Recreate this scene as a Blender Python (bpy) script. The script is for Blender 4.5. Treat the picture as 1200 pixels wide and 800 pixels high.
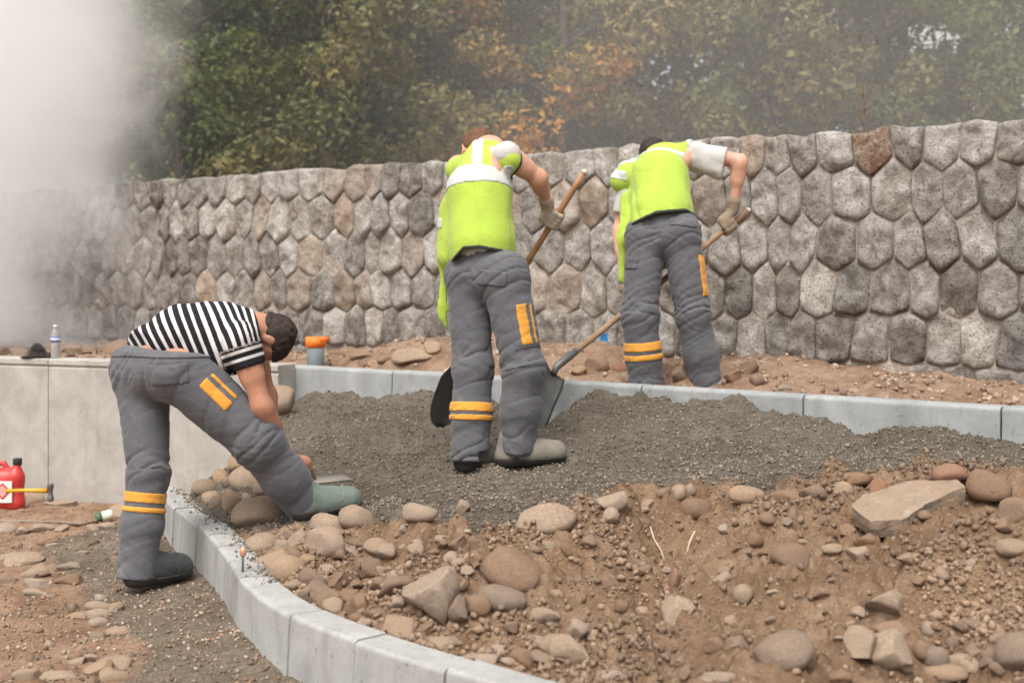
import bpy, bmesh, math, random
import numpy as np
from mathutils import Vector, Matrix

sc = bpy.context.scene
for o in list(bpy.data.objects):
    bpy.data.objects.remove(o, do_unlink=True)
COL = sc.collection
rng = np.random.default_rng(11)
random.seed(11)

# ---------------------------------------------------------------- camera, world, sun, exposure
F = 1500.0            # focal length in pixels of the 1200 px wide photograph
HZ = 340.0            # horizon row
CZ = 1.6              # eye height
cam_d = bpy.data.cameras.new('camera')
cam = bpy.data.objects.new('camera', cam_d); COL.objects.link(cam)
cam.location = (0, 0, CZ); cam.rotation_euler = (math.radians(90), 0, 0)
cam_d.sensor_width = 36; cam_d.lens = 36 * F / 1200; cam_d.shift_y = -(400 - HZ) / 1200
cam_d.clip_start = 0.05; cam_d.clip_end = 3000
cam_d.dof.use_dof = True; cam_d.dof.focus_distance = 5.8; cam_d.dof.aperture_fstop = 2.8
sc.camera = cam

SUN_EL, SUN_AZ = math.radians(58), math.radians(200)   # azimuth from +Y clockwise: behind the camera, to its left
world = bpy.data.worlds.new('World'); sc.world = world; world.use_nodes = True
wn, wl = world.node_tree.nodes, world.node_tree.links
wn.clear()
sky = wn.new('ShaderNodeTexSky'); sky.sky_type = 'NISHITA'; sky.sun_disc = False
sky.sun_elevation = SUN_EL; sky.sun_rotation = SUN_AZ
sky.air_density = 1.0; sky.dust_density = 6.0; sky.ozone_density = 1.0
hsv = wn.new('ShaderNodeHueSaturation'); hsv.inputs['Saturation'].default_value = 0.22
wb = wn.new('ShaderNodeBackground'); wb.inputs['Strength'].default_value = 0.15
wo = wn.new('ShaderNodeOutputWorld')
wl.new(sky.outputs[0], hsv.inputs['Color']); wl.new(hsv.outputs[0], wb.inputs['Color']); wl.new(wb.outputs[0], wo.inputs['Surface'])

sun_d = bpy.data.lights.new('sun', 'SUN'); sun_d.energy = 1.4; sun_d.angle = math.radians(32); sun_d.color = (1, 0.95, 0.88)
sun = bpy.data.objects.new('sun', sun_d); COL.objects.link(sun)
sd = Vector((math.sin(SUN_AZ) * math.cos(SUN_EL), math.cos(SUN_AZ) * math.cos(SUN_EL), math.sin(SUN_EL)))
sun.rotation_euler = (-sd).to_track_quat('-Z', 'Y').to_euler()
sun.location = (0, 0, 20)

vs = sc.view_settings
vs.view_transform = 'Standard'; vs.look = 'None'; vs.gamma = 1; vs.use_curve_mapping = False
vs.exposure = 0.54
sc.render.engine = 'CYCLES'
cy = sc.cycles
cy.use_denoising = True
cy.max_bounces = 6; cy.diffuse_bounces = 3; cy.glossy_bounces = 2; cy.transmission_bounces = 4; cy.volume_bounces = 6
cy.transparent_max_bounces = 8
cy.volume_step_rate = 2.0; cy.volume_max_steps = 128
cy.caustics_reflective = False; cy.caustics_refractive = False

# ---------------------------------------------------------------- helpers
def W(px, py, Y):
    return np.array([(px - 600) * Y / F, Y, CZ - (py - HZ) * Y / F])

def lin(r, g, b):
    f = lambda c: (c / 255 / 12.92) if c / 255 <= .04045 else ((c / 255 + .055) / 1.055) ** 2.4
    return (f(r), f(g), f(b), 1)

def unit(v):
    v = np.asarray(v, float); return v / (np.linalg.norm(v) + 1e-12)

def sstep(a, b, x):
    t = np.clip((x - a) / (b - a), 0, 1); return t * t * (3 - 2 * t)

_NT = np.random.default_rng(5).random(64 ** 3).astype(np.float32)
def vnoise(p):
    """value noise 0..1 on an (N,3) array"""
    p = np.asarray(p, np.float64); b = np.floor(p); f = (p - b).astype(np.float32); f = f * f * (3 - 2 * f); b = b.astype(np.int64) & 63
    x0 = b[:, 0] << 12; x1 = ((b[:, 0] + 1) & 63) << 12; y0 = b[:, 1] << 6; y1 = ((b[:, 1] + 1) & 63) << 6; z0 = b[:, 2]; z1 = (b[:, 2] + 1) & 63
    fx, fy, fz = f[:, 0], f[:, 1], f[:, 2]
    def e(x, y):
        q = x + y; a = _NT[q + z0]; return a + (_NT[q + z1] - a) * fz
    a = e(x0, y0); a = a + (e(x0, y1) - a) * fy; c = e(x1, y0); c = c + (e(x1, y1) - c) * fy
    return (a + (c - a) * fx).astype(np.float64)

def fbm(p, octv=4, gain=.5):
    p = np.asarray(p, float); a = 1; s = 0; t = 0
    for o in range(octv):
        s = s + a * (vnoise(p * 2 ** o + 17.3 * o) - .5); t += a; a *= gain
    return s / t

def props(o, label=None, cat=None, group=None, kind=None):
    if label: o['label'] = label
    if cat: o['category'] = cat
    if group: o['group'] = group
    if kind: o['kind'] = kind
    return o

def mesh_np(name, V, faces, smooth=True, uniform=None):
    """V (n,3); faces (m,k) int array of one polygon size, or list of lists"""
    me = bpy.data.meshes.new(name)
    V = np.asarray(V, np.float32)
    if isinstance(faces, np.ndarray):
        k = faces.shape[1]; m = len(faces)
        me.vertices.add(len(V)); me.vertices.foreach_set('co', V.ravel())
        me.loops.add(m * k); me.loops.foreach_set('vertex_index', faces.astype(np.int32).ravel())
        me.polygons.add(m); me.polygons.foreach_set('loop_start', np.arange(0, m * k, k, dtype=np.int32))
        try: me.polygons.foreach_set('loop_total', np.full(m, k, np.int32))
        except Exception: pass
        me.update(calc_edges=True); me.validate()
    else:
        me.from_pydata([tuple(map(float, v)) for v in V], [], [list(map(int, f)) for f in faces]); me.update()
    if smooth and len(me.polygons):
        me.polygons.foreach_set('use_smooth', np.ones(len(me.polygons), bool))
    return me

def obj(name, me, material=None, parent=None, loc=None):
    o = bpy.data.objects.new(name, me); COL.objects.link(o)
    if material is not None and me is not None and not me.materials: me.materials.append(material)
    if parent is not None: o.parent = parent
    if loc is not None: o.location = loc
    return o

def empty(name, loc=(0, 0, 0), rz=0):
    o = bpy.data.objects.new(name, None); COL.objects.link(o); o.location = loc; o.rotation_euler = (0, 0, rz)
    o.empty_display_size = .1
    return o

def float_attr(me, name, vals, domain='POINT'):
    a = me.attributes.new(name, 'FLOAT', domain); a.data.foreach_set('value', np.asarray(vals, np.float32))

def color_attr(me, name, cols, domain='POINT'):
    a = me.attributes.new(name, 'FLOAT_COLOR', domain)
    c = np.ones((len(cols), 4), np.float32); c[:, :3] = cols; a.data.foreach_set('color', c.ravel())

class MB:
    """collects boxes / prisms / tubes into one mesh"""
    def __init__(s): s.v = []; s.f = []
    def add(s, V, Fc):
        n = len(s.v); s.v += [tuple(map(float, v)) for v in V]; s.f += [[i + n for i in f] for f in Fc]
    def box(s, c, size, rot=None):
        hx, hy, hz = [x / 2 for x in size]
        V = [np.array([x, y, z]) for x in (-hx, hx) for y in (-hy, hy) for z in (-hz, hz)]
        if rot is not None: V = [rot @ v for v in V]
        s.add([v + np.asarray(c, float) for v in V], [[0, 1, 3, 2], [4, 6, 7, 5], [0, 4, 5, 1], [2, 3, 7, 6], [0, 2, 6, 4], [1, 5, 7, 3]])
    def tube(s, pts, rad, n=10, squash=None):
        pts = [np.asarray(p, float) for p in pts]; rad = rad if hasattr(rad, '__len__') else [rad] * len(pts)
        ref = np.array([0, 0, 1.]); rings = []
        for i, p in enumerate(pts):
            t = unit(pts[min(i + 1, len(pts) - 1)] - pts[max(i - 1, 0)])
            r = ref if abs(t @ ref) < .95 else np.array([1., 0, 0])
            u = unit(np.cross(t, r)); w = np.cross(t, u)
            rings.append([p + rad[i] * (math.cos(a) * u + math.sin(a) * w) for a in [2 * math.pi * k / n for k in range(n)]])
        V = [v for r in rings for v in r]; Fc = []
        for i in range(len(pts) - 1):
            for k in range(n):
                a, b = i * n + k, i * n + (k + 1) % n
                Fc.append([a, b, b + n, a + n])
        Fc.append(list(range(n))[::-1]); Fc.append([(len(pts) - 1) * n + k for k in range(n)])
        s.add(V, Fc)
    def lathe(s, prof, c=(0, 0, 0), n=20):
        """prof [(r,z)...] bottom to top around z"""
        V = []; Fc = []
        for r, z in prof:
            for k in range(n):
                a = 2 * math.pi * k / n; V.append(np.array([r * math.cos(a), r * math.sin(a), z]) + np.asarray(c, float))
        for i in range(len(prof) - 1):
            for k in range(n):
                a, b = i * n + k, i * n + (k + 1) % n; Fc.append([a, b, b + n, a + n])
        Fc.append(list(range(n))[::-1]); Fc.append([(len(prof) - 1) * n + k for k in range(n)])
        s.add(V, Fc)
    def build(s, name, material, parent=None, smooth=False, bevel=0, seg=2):
        me = mesh_np(name, s.v, s.f, smooth=smooth)
        if bevel:
            bm = bmesh.new(); bm.from_mesh(me)
            bmesh.ops.bevel(bm, geom=list(bm.edges), offset=bevel, segments=seg, affect='EDGES', clamp_overlap=True)
            bm.to_mesh(me); bm.free()
            me.polygons.foreach_set('use_smooth', np.ones(len(me.polygons), bool))
        return obj(name, me, material, parent)

# ---------------------------------------------------------------- materials
class NT:
    def __init__(s, name):
        s.m = bpy.data.materials.new(name); s.m.use_nodes = True; s.t = s.m.node_tree; s.t.nodes.clear()
        s.out = s.n('ShaderNodeOutputMaterial'); s.b = s.n('ShaderNodeBsdfPrincipled'); s.l(s.b.outputs[0], s.out.inputs[0])
    def n(s, typ, **kw):
        x = s.t.nodes.new(typ)
        for k, v in kw.items(): setattr(x, k, v)
        return x
    def l(s, a, b): s.t.links.new(a, b)
    def coords(s, vary=True):
        tc = s.n('ShaderNodeTexCoord'); oi = s.n('ShaderNodeObjectInfo')
        if not vary: return tc.outputs['Object'], oi
        ma = s.n('ShaderNodeVectorMath', operation='MULTIPLY_ADD'); cb = s.n('ShaderNodeCombineXYZ')
        for i in range(3): s.l(oi.outputs['Random'], cb.inputs[i])
        s.l(cb.outputs[0], ma.inputs[0]); ma.inputs[1].default_value = (37, 91, 53); s.l(tc.outputs['Object'], ma.inputs[2])
        return ma.outputs[0], oi
    def noise(s, vec, scale, detail=6, rough=.6, dist=0):
        x = s.n('ShaderNodeTexNoise'); x.inputs['Scale'].default_value = scale; x.inputs['Detail'].default_value = detail
        x.inputs['Roughness'].default_value = rough; x.inputs['Distortion'].default_value = dist
        s.l(vec, x.inputs['Vector']); return x.outputs['Fac']
    def ramp(s, fac, stops):
        x = s.n('ShaderNodeValToRGB'); e = x.color_ramp.elements
        while len(e) < len(stops): e.new(.5)
        for el, (p, c) in zip(e, stops): el.position = p; el.color = c
        s.l(fac, x.inputs[0]); return x.outputs[0]
    def mix(s, fac, a, b, typ='MIX'):
        x = s.n('ShaderNodeMix', data_type='RGBA', blend_type=typ)
        if isinstance(fac, (int, float)): x.inputs[0].default_value = fac
        else: s.l(fac, x.inputs[0])
        for v, i in ((a, 6), (b, 7)):
            if isinstance(v, tuple): x.inputs[i].default_value = v
            else: s.l(v, x.inputs[i])
        return x.outputs[2]
    def math(s, op, a, b=None):
        x = s.n('ShaderNodeMath', operation=op)
        for v, i in ((a, 0), (b, 1)):
            if v is None: continue
            if isinstance(v, (int, float)): x.inputs[i].default_value = v
            else: s.l(v, x.inputs[i])
        return x.outputs[0]
    def attr(s, name, out='Fac'):
        x = s.n('ShaderNodeAttribute'); x.attribute_name = name; return x.outputs[out]
    def bump(s, h, strength=.4, dist=.01, normal=None):
        x = s.n('ShaderNodeBump'); x.inputs['Strength'].default_value = strength; x.inputs['Distance'].default_value = dist
        s.l(h, x.inputs['Height'])
        if normal is not None: s.l(normal, x.inputs['Normal'])
        return x.outputs[0]
    def done(s, color=None, rough=.9, normal=None, spec=.3, metal=0):
        if color is not None:
            if isinstance(color, tuple): s.b.inputs['Base Color'].default_value = color
            else: s.l(color, s.b.inputs['Base Color'])
        if isinstance(rough, (int, float)): s.b.inputs['Roughness'].default_value = rough
        else: s.l(rough, s.b.inputs['Roughness'])
        s.b.inputs['Specular IOR Level'].default_value = spec; s.b.inputs['Metallic'].default_value = metal
        if normal is not None: s.l(normal, s.b.inputs['Normal'])
        return s.m

def simple(name, c, rough=.7, bump=.15, bscale=60, bdist=.004, var=.18, metal=0, spec=.4, nscale=8):
    t = NT(name); v, oi = t.coords()
    d = tuple(x * (1 - var) for x in c[:3]) + (1,); u = tuple(min(1, x * (1 + var)) for x in c[:3]) + (1,)
    col = t.ramp(t.noise(v, nscale, 6, .65), [(.3, d), (.7, u)])
    return t.done(col, rough, t.bump(t.noise(v, bscale, 5), bump, bdist), spec, metal)

def rock_mat(name, stops, scale=7, speck=None, dust=None, bump=.6, pits=.25, vary=.35, paint=None):
    t = NT(name); v, oi = t.coords()
    col = t.ramp(t.noise(v, scale, 9, .68, .4), stops)
    hv = t.n('ShaderNodeHueSaturation'); t.l(col, hv.inputs['Color'])
    mr = t.n('ShaderNodeMapRange'); mr.inputs[3].default_value = 1 - vary; mr.inputs[4].default_value = 1 + vary
    t.l(oi.outputs['Random'], mr.inputs[0]); t.l(mr.outputs[0], hv.inputs['Value'])
    r2 = t.math('FRACT', t.math('MULTIPLY', oi.outputs['Random'], 17.31)); mr2 = t.n('ShaderNodeMapRange')
    mr2.inputs[3].default_value = .8; mr2.inputs[4].default_value = 1.15; t.l(r2, mr2.inputs[0]); t.l(mr2.outputs[0], hv.inputs['Saturation'])
    col = hv.outputs[0]
    if speck:
        sp = t.ramp(t.noise(v, scale * 7, 4, .7), [(.36, (1, 1, 1, 1)), (.44, (0, 0, 0, 1))])
        col = t.mix(sp, col, speck)
    if dust:   # dry soil caught on upward faces
        g = t.n('ShaderNodeNewGeometry'); sx = t.n('ShaderNodeSeparateXYZ'); t.l(g.outputs['Normal'], sx.inputs[0])
        f = t.math('MULTIPLY', t.math('ADD', t.math('MULTIPLY', t.math('MAXIMUM', sx.outputs[2], 0), .75), .35), t.ramp(t.noise(v, scale * 1.2, 8, .72), [(.38, (0, 0, 0, 1)), (.60, (.85, .85, .85, 1))]))
        col = t.mix(f, col, dust)
    if paint:  # a sprayed mark: centre, half size, colour
        g = t.n('ShaderNodeNewGeometry'); sb = t.n('ShaderNodeVectorMath', operation='SUBTRACT'); t.l(g.outputs['Position'], sb.inputs[0]); sb.inputs[1].default_value = paint[0]
        dv = t.n('ShaderNodeVectorMath', operation='DIVIDE'); t.l(sb.outputs[0], dv.inputs[0]); dv.inputs[1].default_value = paint[1]
        ln = t.n('ShaderNodeVectorMath', operation='LENGTH'); t.l(dv.outputs[0], ln.inputs[0])
        e = t.math('ADD', ln.outputs['Value'], t.math('MULTIPLY', t.math('SUBTRACT', t.noise(g.outputs['Position'], 26, 4, .7), .5), 1.0))
        col = t.mix(t.ramp(e, [(.85, (1, 1, 1, 1)), (1.0, (0, 0, 0, 1))]), col, paint[2])
    h = t.math('ADD', t.noise(v, scale * 3, 10, .72), t.math('MULTIPLY', t.noise(v, scale * 12, 4, .7), pits))
    return t.done(col, .92, t.bump(h, bump, .03), .2)
# ---------------------------------------------------------------- plan of the place
KT, KB = .52, .33               # curved kerb: top and foot
KP = [(-1.98, 7.06), (-1.83, 6.72), (-1.69, 6.38), (-1.44, 5.87), (-1.185, 5.26), (-1.025, 4.80), (-.857, 4.45), (-.66, 4.15),
      (-.40, 3.86), (-.19, 3.65), (.03, 3.44), (.27, 3.26), (.57, 3.10), (.95, 2.97), (1.4, 2.89), (1.9, 2.86)]
def catmull(P, n=24):
    P = [np.array(p, float) for p in P]; out = []
    for i in range(len(P) - 1):
        p0, p1, p2, p3 = P[max(i - 1, 0)], P[i], P[i + 1], P[min(i + 2, len(P) - 1)]
        for k in range(n):
            t = k / n
            out.append(.5 * (2 * p1 + (p2 - p0) * t + (2 * p0 - 5 * p1 + 4 * p2 - p3) * t * t + (3 * p1 - p0 - 3 * p2 + p3) * t ** 3))
    out.append(P[-1]); return np.array(out)
KC = catmull(KP)
KD = np.concatenate([[0], np.cumsum(np.linalg.norm(np.diff(KC, axis=0), axis=1))])
def kpath(s):
    x = np.interp(s, KD, KC[:, 0]); y = np.interp(s, KD, KC[:, 1]); e = .03
    tx = np.interp(s + e, KD, KC[:, 0]) - np.interp(s - e, KD, KC[:, 0]); ty = np.interp(s + e, KD, KC[:, 1]) - np.interp(s - e, KD, KC[:, 1])
    t = unit([tx, ty]); return np.array([x, y]), t, np.array([-t[1], t[0]])     # point, tangent, inward normal
RK0, RK1, RKT = np.array([-1.552, 9.13]), np.array([2.25, 5.87]), 1.065            # straight kerb at the back
RKD = unit(RK1 - RK0); RKN = np.array([-RKD[1], RKD[0]]); RKN = RKN if RKN[1] > 0 else -RKN   # pointing back to the wall
CW0, CW1 = np.array([-1.718, 8.95]), np.array([-3.96, 9.9]); CWD = unit(CW1 - CW0); CWN = np.array([-CWD[1], CWD[0]]); CWN = CWN if CWN[1] > 0 else -CWN
SW0, SW1 = np.array([3.02, 7.56]), np.array([-5.36, 13.4]); SWD = unit(SW1 - SW0); SWN = np.array([SWD[1], -SWD[0]]); SWN = SWN if SWN[1] < 0 else -SWN

# thin plate spline through surveyed spots
class TPS:
    def __init__(s, pts, lam=1e-4):
        p = np.array(pts, float); s.x = p[:, :2]; n = len(p)
        K = s.U(np.linalg.norm(s.x[:, None] - s.x[None], axis=2)) + lam * np.eye(n)
        Pm = np.c_[np.ones(n), s.x]; A = np.zeros((n + 3, n + 3)); A[:n, :n] = K; A[:n, n:] = Pm; A[n:, :n] = Pm.T
        s.w = np.linalg.solve(A, np.r_[p[:, 2], 0, 0, 0])
    @staticmethod
    def U(r): return np.where(r > 1e-9, r * r * np.log(r + 1e-9), 0)
    def __call__(s, xy):
        xy = np.asarray(xy, float); out = np.empty(len(xy))
        for i in range(0, len(xy), 60000):
            q = xy[i:i + 60000]; K = s.U(np.linalg.norm(q[:, None] - s.x[None], axis=2))
            out[i:i + 60000] = K @ s.w[:-3] + s.w[-3] + q @ s.w[-2:]
        return out
def spots(L): return [tuple(W(*a)) for a in L]
mp = spots([(345, 478, 8.95), (400, 473, 8.6), (462, 468, 8.35), (500, 470, 8.1), (560, 480, 7.75), (640, 505, 7.45), (668, 474, 7.35), (750, 473, 7.05), (810, 474, 6.85),
            (868, 476, 6.65), (880, 492, 6.6), (940, 502, 6.4), (1002, 524, 6.2), (1078, 508, 6.05), (1170, 534, 5.7), (1260, 545, 5.35),
            (555, 551, 6.32), (628, 541, 6.3), (450, 520, 7.2), (380, 560, 6.5), (345, 535, 7.0), (372, 606, 5.76), (480, 600, 5.5), (560, 604, 5.4), (700, 580, 5.5), (800, 562, 5.5),
            (900, 556, 5.45), (1000, 552, 5.35), (1100, 545, 5.25), (1200, 556, 5.0), (720, 590, 5.0), (640, 614, 4.95), (860, 574, 5.05), (1000, 568, 4.95), (1120, 562, 4.8), (1210, 572, 4.6),
            (770, 645, 4.72), (750, 705, 4.3), (900, 680, 4.25), (1000, 650, 4.4), (1150, 680, 4.0), (1000, 760, 3.8), (1150, 780, 3.6), (1210, 805, 3.42), (800, 785, 3.72), (550, 700, 4.42),
            (500, 678, 4.65), (620, 672, 4.55), (420, 676, 4.75), (950, 610, 4.72), (1060, 640, 4.45), (600, 760, 3.95), (1320, 700, 3.8), (1400, 600, 4.4)])
for s_ in np.linspace(.3, KD[-1], 16):
    p_, t_, n_ = kpath(s_); q_ = p_ + n_ * .14; mp.append((q_[0], q_[1], .50))
def PX(px, Y, z): return ((px - 600) * Y / F, Y, z)
mp += [PX(262, 7.3, .58), PX(232, 6.9, .50), PX(300, 7.5, .62), PX(322, 8.4, .70), PX(262, 8.5, .05), PX(222, 7.9, .05), PX(190, 7.4, .1), (1.2, 2.5, .5), (2.6, 2.5, .5), PX(290, 6.3, .60), PX(250, 6.2, .53)]
MOUND = TPS(mp)
lp = spots([(165, 691, 5.52), (150, 592, 9.3), (0, 592, 9.8), (10, 594, 9.0), (50, 600, 8.8), (100, 612, 8.2), (30, 640, 7.0), (50, 720, 5.2), (0, 800, 4.2), (200, 800, 4.2), (110, 740, 4.95), (-60, 700, 5.5), (-60, 600, 9.0)])
for s_ in np.linspace(.1, KD[-1], 12):
    p_, t_, n_ = kpath(s_); q_ = p_ - n_ * .04; lp.append((q_[0], q_[1], KB))
lp += [PX(300, 4.0, .30), (-.8, 2.8, .30), (-2.5, 2.8, .30), (1, 2, .32), (-5, 10.4, 0), (0, 9, .1), (3, 7, .2), (4, 3, .3)]
LOWER = TPS(lp, 1e-3)

KC_s = KC[::4]
def kerb_side_exact(xy):
    """signed distance to the kerb's front line, positive inside the bed"""
    xy = np.asarray(xy, float); out = np.empty(len(xy))
    for i in range(0, len(xy), 40000):
        q = xy[i:i + 40000]; d = np.linalg.norm(q[:, None] - KC_s[None], axis=2); j = d.argmin(1)
        j1 = np.clip(j, 1, len(KC_s) - 2); t = KC_s[j1 + 1] - KC_s[j1 - 1]; v = q - KC_s[j]
        out[i:i + 40000] = d[np.arange(len(q)), j] * np.sign(t[:, 0] * v[:, 1] - t[:, 1] * v[:, 0])
    return out
class HG:
    """a function of plan position sampled on a fine grid"""
    def __init__(s, f, x0, x1, y0, y1, st):
        s.x0, s.y0, s.st = x0, y0, st; xs = np.arange(x0, x1, st); ys = np.arange(y0, y1, st); s.n = (len(ys), len(xs))
        X, Yg = np.meshgrid(xs, ys); s.z = f(np.c_[X.ravel(), Yg.ravel()]).reshape(s.n)
    def __call__(s, xy, fine=True):
        xy = np.asarray(xy, float); u = np.clip((xy[:, 0] - s.x0) / s.st, 0, s.n[1] - 1.01); v = np.clip((xy[:, 1] - s.y0) / s.st, 0, s.n[0] - 1.01)
        i, j = v.astype(int), u.astype(int); a, b = v - i, u - j; z = s.z
        return (z[i, j] * (1 - b) + z[i, j + 1] * b) * (1 - a) + (z[i + 1, j] * (1 - b) + z[i + 1, j + 1] * b) * a
kerb_side = HG(kerb_side_exact, -5, 4, 2.4, 10.5, .03)
# the line between grey gravel and brown soil, as plan positions
GB = [(300, 5.75), (345, 5.62), (430, 5.25), (500, 5.15), (560, 5.1), (640, 5.15), (700, 5.25), (800, 5.3), (900, 5.3), (1000, 5.22), (1100, 5.18), (1200, 5.0), (1400, 4.8)]
GBX = np.array([(p - 600) * y / F for p, y in GB]); GBY = np.array([y for p, y in GB])
def dirt_mask(xy):
    xy = np.asarray(xy); yb = np.interp(xy[:, 0], GBX, GBY)
    n = fbm(np.c_[xy * 2.2, np.zeros(len(xy))], 4) * .55
    return sstep(-.10, .14, yb - xy[:, 1] + n)
def mound_h(xy, fine=True):
    xy = np.asarray(xy, float); z = MOUND(xy)
    if fine:
        q = np.c_[xy, np.zeros(len(xy))]; m = dirt_mask(xy)
        n1 = fbm(q * 3.1 + 5, 4); n2 = fbm(q * 11, 4, .6)
        r = 1 - np.abs(fbm(q * 5.5 + 40, 3)) * 4
        edge = sstep(.0, .35, kerb_side(xy) - .1)
        z = z + edge * (n1 * (.09 + .22 * m) + n2 * (.10 + .085 * m) + .022 * m * r + m * (.075 * (np.abs(fbm(q * 17 + 70, 3, .6)) - .1) - .05 * (np.abs(fbm(q * 8 + 20, 2)) - .12))) + fbm(q * 34 + 9, 3, .75) * (.03 + .034 * m)
    return z
def lower_h(xy, fine=True):
    xy = np.asarray(xy, float); z = LOWER(xy)
    d = np.maximum(np.maximum(np.abs(xy[:, 0]) - 5, np.abs(xy[:, 1] - 6) - 5), 0); w = sstep(0, 4, d)
    z = z * (1 - w) + .1 * w
    if fine:
        q = np.c_[xy, np.zeros(len(xy))]
        z = z + (1 - w) * (fbm(q * 2.6 + 3, 4) * .07 + fbm(q * 14, 4, .6) * .035 + fbm(q * 40 + 5, 2) * .012)
    return z
def terrace_h(xy, fine=True):
    xy = np.asarray(xy, float)
    a = (xy - RK0) @ RKD; b = (SW0 - xy) @ (-SWN)      # along the kerb, distance from the wall
    base = .965 + .08 * sstep(1.6, .1, b)
    hump = .20 * np.exp(-((a - 1.0) / 1.3) ** 2) + .10 * np.exp(-((a - 3.1) / .7) ** 2) + .05 * np.exp(-((a + 3.0) / 1.6) ** 2)
    df = (xy - RK0) @ RKN; dw = (xy - CW0) @ CWN; dist = np.where(a < 0, dw - .2, df - .13)
    z = base + hump * sstep(.02, .5, dist)
    if fine:
        q = np.c_[xy, np.zeros(len(xy))]; e = .35 + .65 * sstep(.0, .25, dist)
        z = z + e * (fbm(q * 3.3 + 8, 4) * .16 + fbm(q * 12 + 2, 4, .6) * .07)
    return np.where(dist < .1, np.minimum(z, 1.045), z)

BEDH = HG(mound_h, -2.6, 3.6, 2.6, 9.5, .02); LOWH = HG(lower_h, -4.8, .8, 3.2, 10.4, .026); TERH = HG(terrace_h, -8, 4.6, 4.4, 16, .045)

def hit(px, py, h=None, y0=3.0, y1=11.0):
    """walk along the line of sight of one photo point until it meets the ground"""
    h = h or BEDH
    Y = np.linspace(y0, y1, 1600); X = (px - 600) * Y / F; Z = CZ - (py - HZ) * Y / F
    g = h(np.c_[X, Y], False); below = np.nonzero(Z < g)[0]
    i = below[0] if len(below) else len(Y) - 1
    return np.array([X[i], Y[i], g[i]])

# ---------------------------------------------------------------- ground materials
def ground_mat(name, gravel, dirt, attr='dirt'):
    t = NT(name); v, oi = t.coords(False)
    big = t.noise(v, 1.6, 8, .7); fine = t.noise(v, 55, 6, .75); mid = t.noise(v, 9, 9, .7, .3)
    g = t.ramp(t.mix(.55, mid, fine), [(.30, gravel[0]), (.5, gravel[1]), (.68, gravel[2])])
    damp = t.ramp(t.noise(v, 1.9, 5, .65, .5), [(.40, (.78, .76, .74, 1)), (.58, (1, 1, 1, 1))])
    g = t.mix(1.0, g, damp, 'MULTIPLY')
    d = t.ramp(t.mix(.4, mid, big), [(.33, dirt[0]), (.5, dirt[1]), (.66, dirt[2])])
    d = t.mix(1.0, d, t.ramp(t.noise(v, 2.7, 6, .7, .6), [(.38, (.74, .70, .66, 1)), (.54, (1, 1, 1, 1))]), 'MULTIPLY')
    d = t.mix(t.ramp(fine, [(.56, (0, 0, 0, 1)), (.72, (1, 1, 1, 1))]), d, dirt[3])
    m = t.math('ADD', t.attr(attr), t.math('MULTIPLY', t.math('SUBTRACT', mid, .5), .5))
    m = t.ramp(m, [(.35, (0, 0, 0, 1)), (.65, (1, 1, 1, 1))])
    vo = t.n('ShaderNodeTexVoronoi'); vo.inputs['Scale'].default_value = 75; t.l(v, vo.inputs['Vector'])
    h = t.math('ADD', t.math('MULTIPLY', vo.outputs['Distance'], -.5), t.math('ADD', fine, t.math('MULTIPLY', mid, .6)))
    h = t.math('ADD', h, t.math('MULTIPLY', t.noise(v, 190, 3, .7), .4))
    return t.done(t.mix(m, g, d), .95, t.bump(h, .8, .02), .12)
GRAVEL = [lin(80, 73, 65), lin(108, 100, 90), lin(134, 125, 113)]
DIRT = [lin(108, 86, 68), lin(142, 116, 93), lin(165, 140, 116), lin(182, 160, 138)]
M_bed = ground_mat('bed soil', GRAVEL, DIRT)
M_low = ground_mat('site ground', [lin(92, 82, 70), lin(126, 113, 98), lin(160, 146, 130)], [lin(126, 98, 78), lin(158, 128, 105), lin(180, 154, 131), lin(198, 178, 157)])
M_ter = ground_mat('terrace soil', GRAVEL, [lin(122, 98, 80), lin(154, 128, 107), lin(176, 152, 131), lin(192, 172, 152)])

def grid_mesh(name, xs, ys, hfun, keep=None):
    X, Yg = np.meshgrid(xs, ys); xy = np.c_[X.ravel(), Yg.ravel()]
    nx, ny = len(xs), len(ys); idx = np.arange(nx * ny).reshape(ny, nx)
    Fq = np.c_[idx[:-1, :-1].ravel(), idx[:-1, 1:].ravel(), idx[1:, 1:].ravel(), idx[1:, :-1].ravel()]
    if keep is not None:
        k = keep(xy); Fq = Fq[k[Fq].all(1)]; used = np.unique(Fq); re = np.full(len(xy), -1); re[used] = np.arange(len(used)); Fq = re[Fq]; xy = xy[used]
    V = np.c_[xy, hfun(xy)]
    return mesh_np(name, V, Fq), xy
def stretch(lo, hi, step, far):
    c = list(np.arange(lo, hi, step)); s = step
    while c[-1] < far: s *= 1.35; c.append(c[-1] + s)
    s = step
    while c[0] > -far: s *= 1.35; c.insert(0, c[0] - s)
    return np.array(c)

me, xy = grid_mesh('ground', stretch(-4.4, .5, .026, 700), stretch(3.3, 10.2, .026, 700), lower_h)
ks = kerb_side(xy)
n = fbm(np.c_[xy * 1.3, np.zeros(len(xy))], 4)
near_k = sstep(.80, .30, np.abs(ks) + n * .7)
float_attr(me, 'dirt', 1 - .92 * near_k)
ground = props(obj('ground', me, M_low), kind='structure')

def in_bed(xy):
    k = kerb_side(xy) > .03
    back = ((xy - RK0) @ RKN) < .05
    wall = ((xy - CW0) @ CWN) < .03
    return k & back & (wall | (xy[:, 0] > -1.75)) & (xy[:, 0] < 3.4) & (xy[:, 0] > -2.4)
me, xy = grid_mesh('planting_bed', np.arange(-2.4, 3.4, .0135), np.arange(2.7, 9.3, .0135), mound_h, in_bed)
float_attr(me, 'dirt', dirt_mask(xy))
bed = props(obj('planting_bed', me, M_bed), kind='structure')

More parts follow.
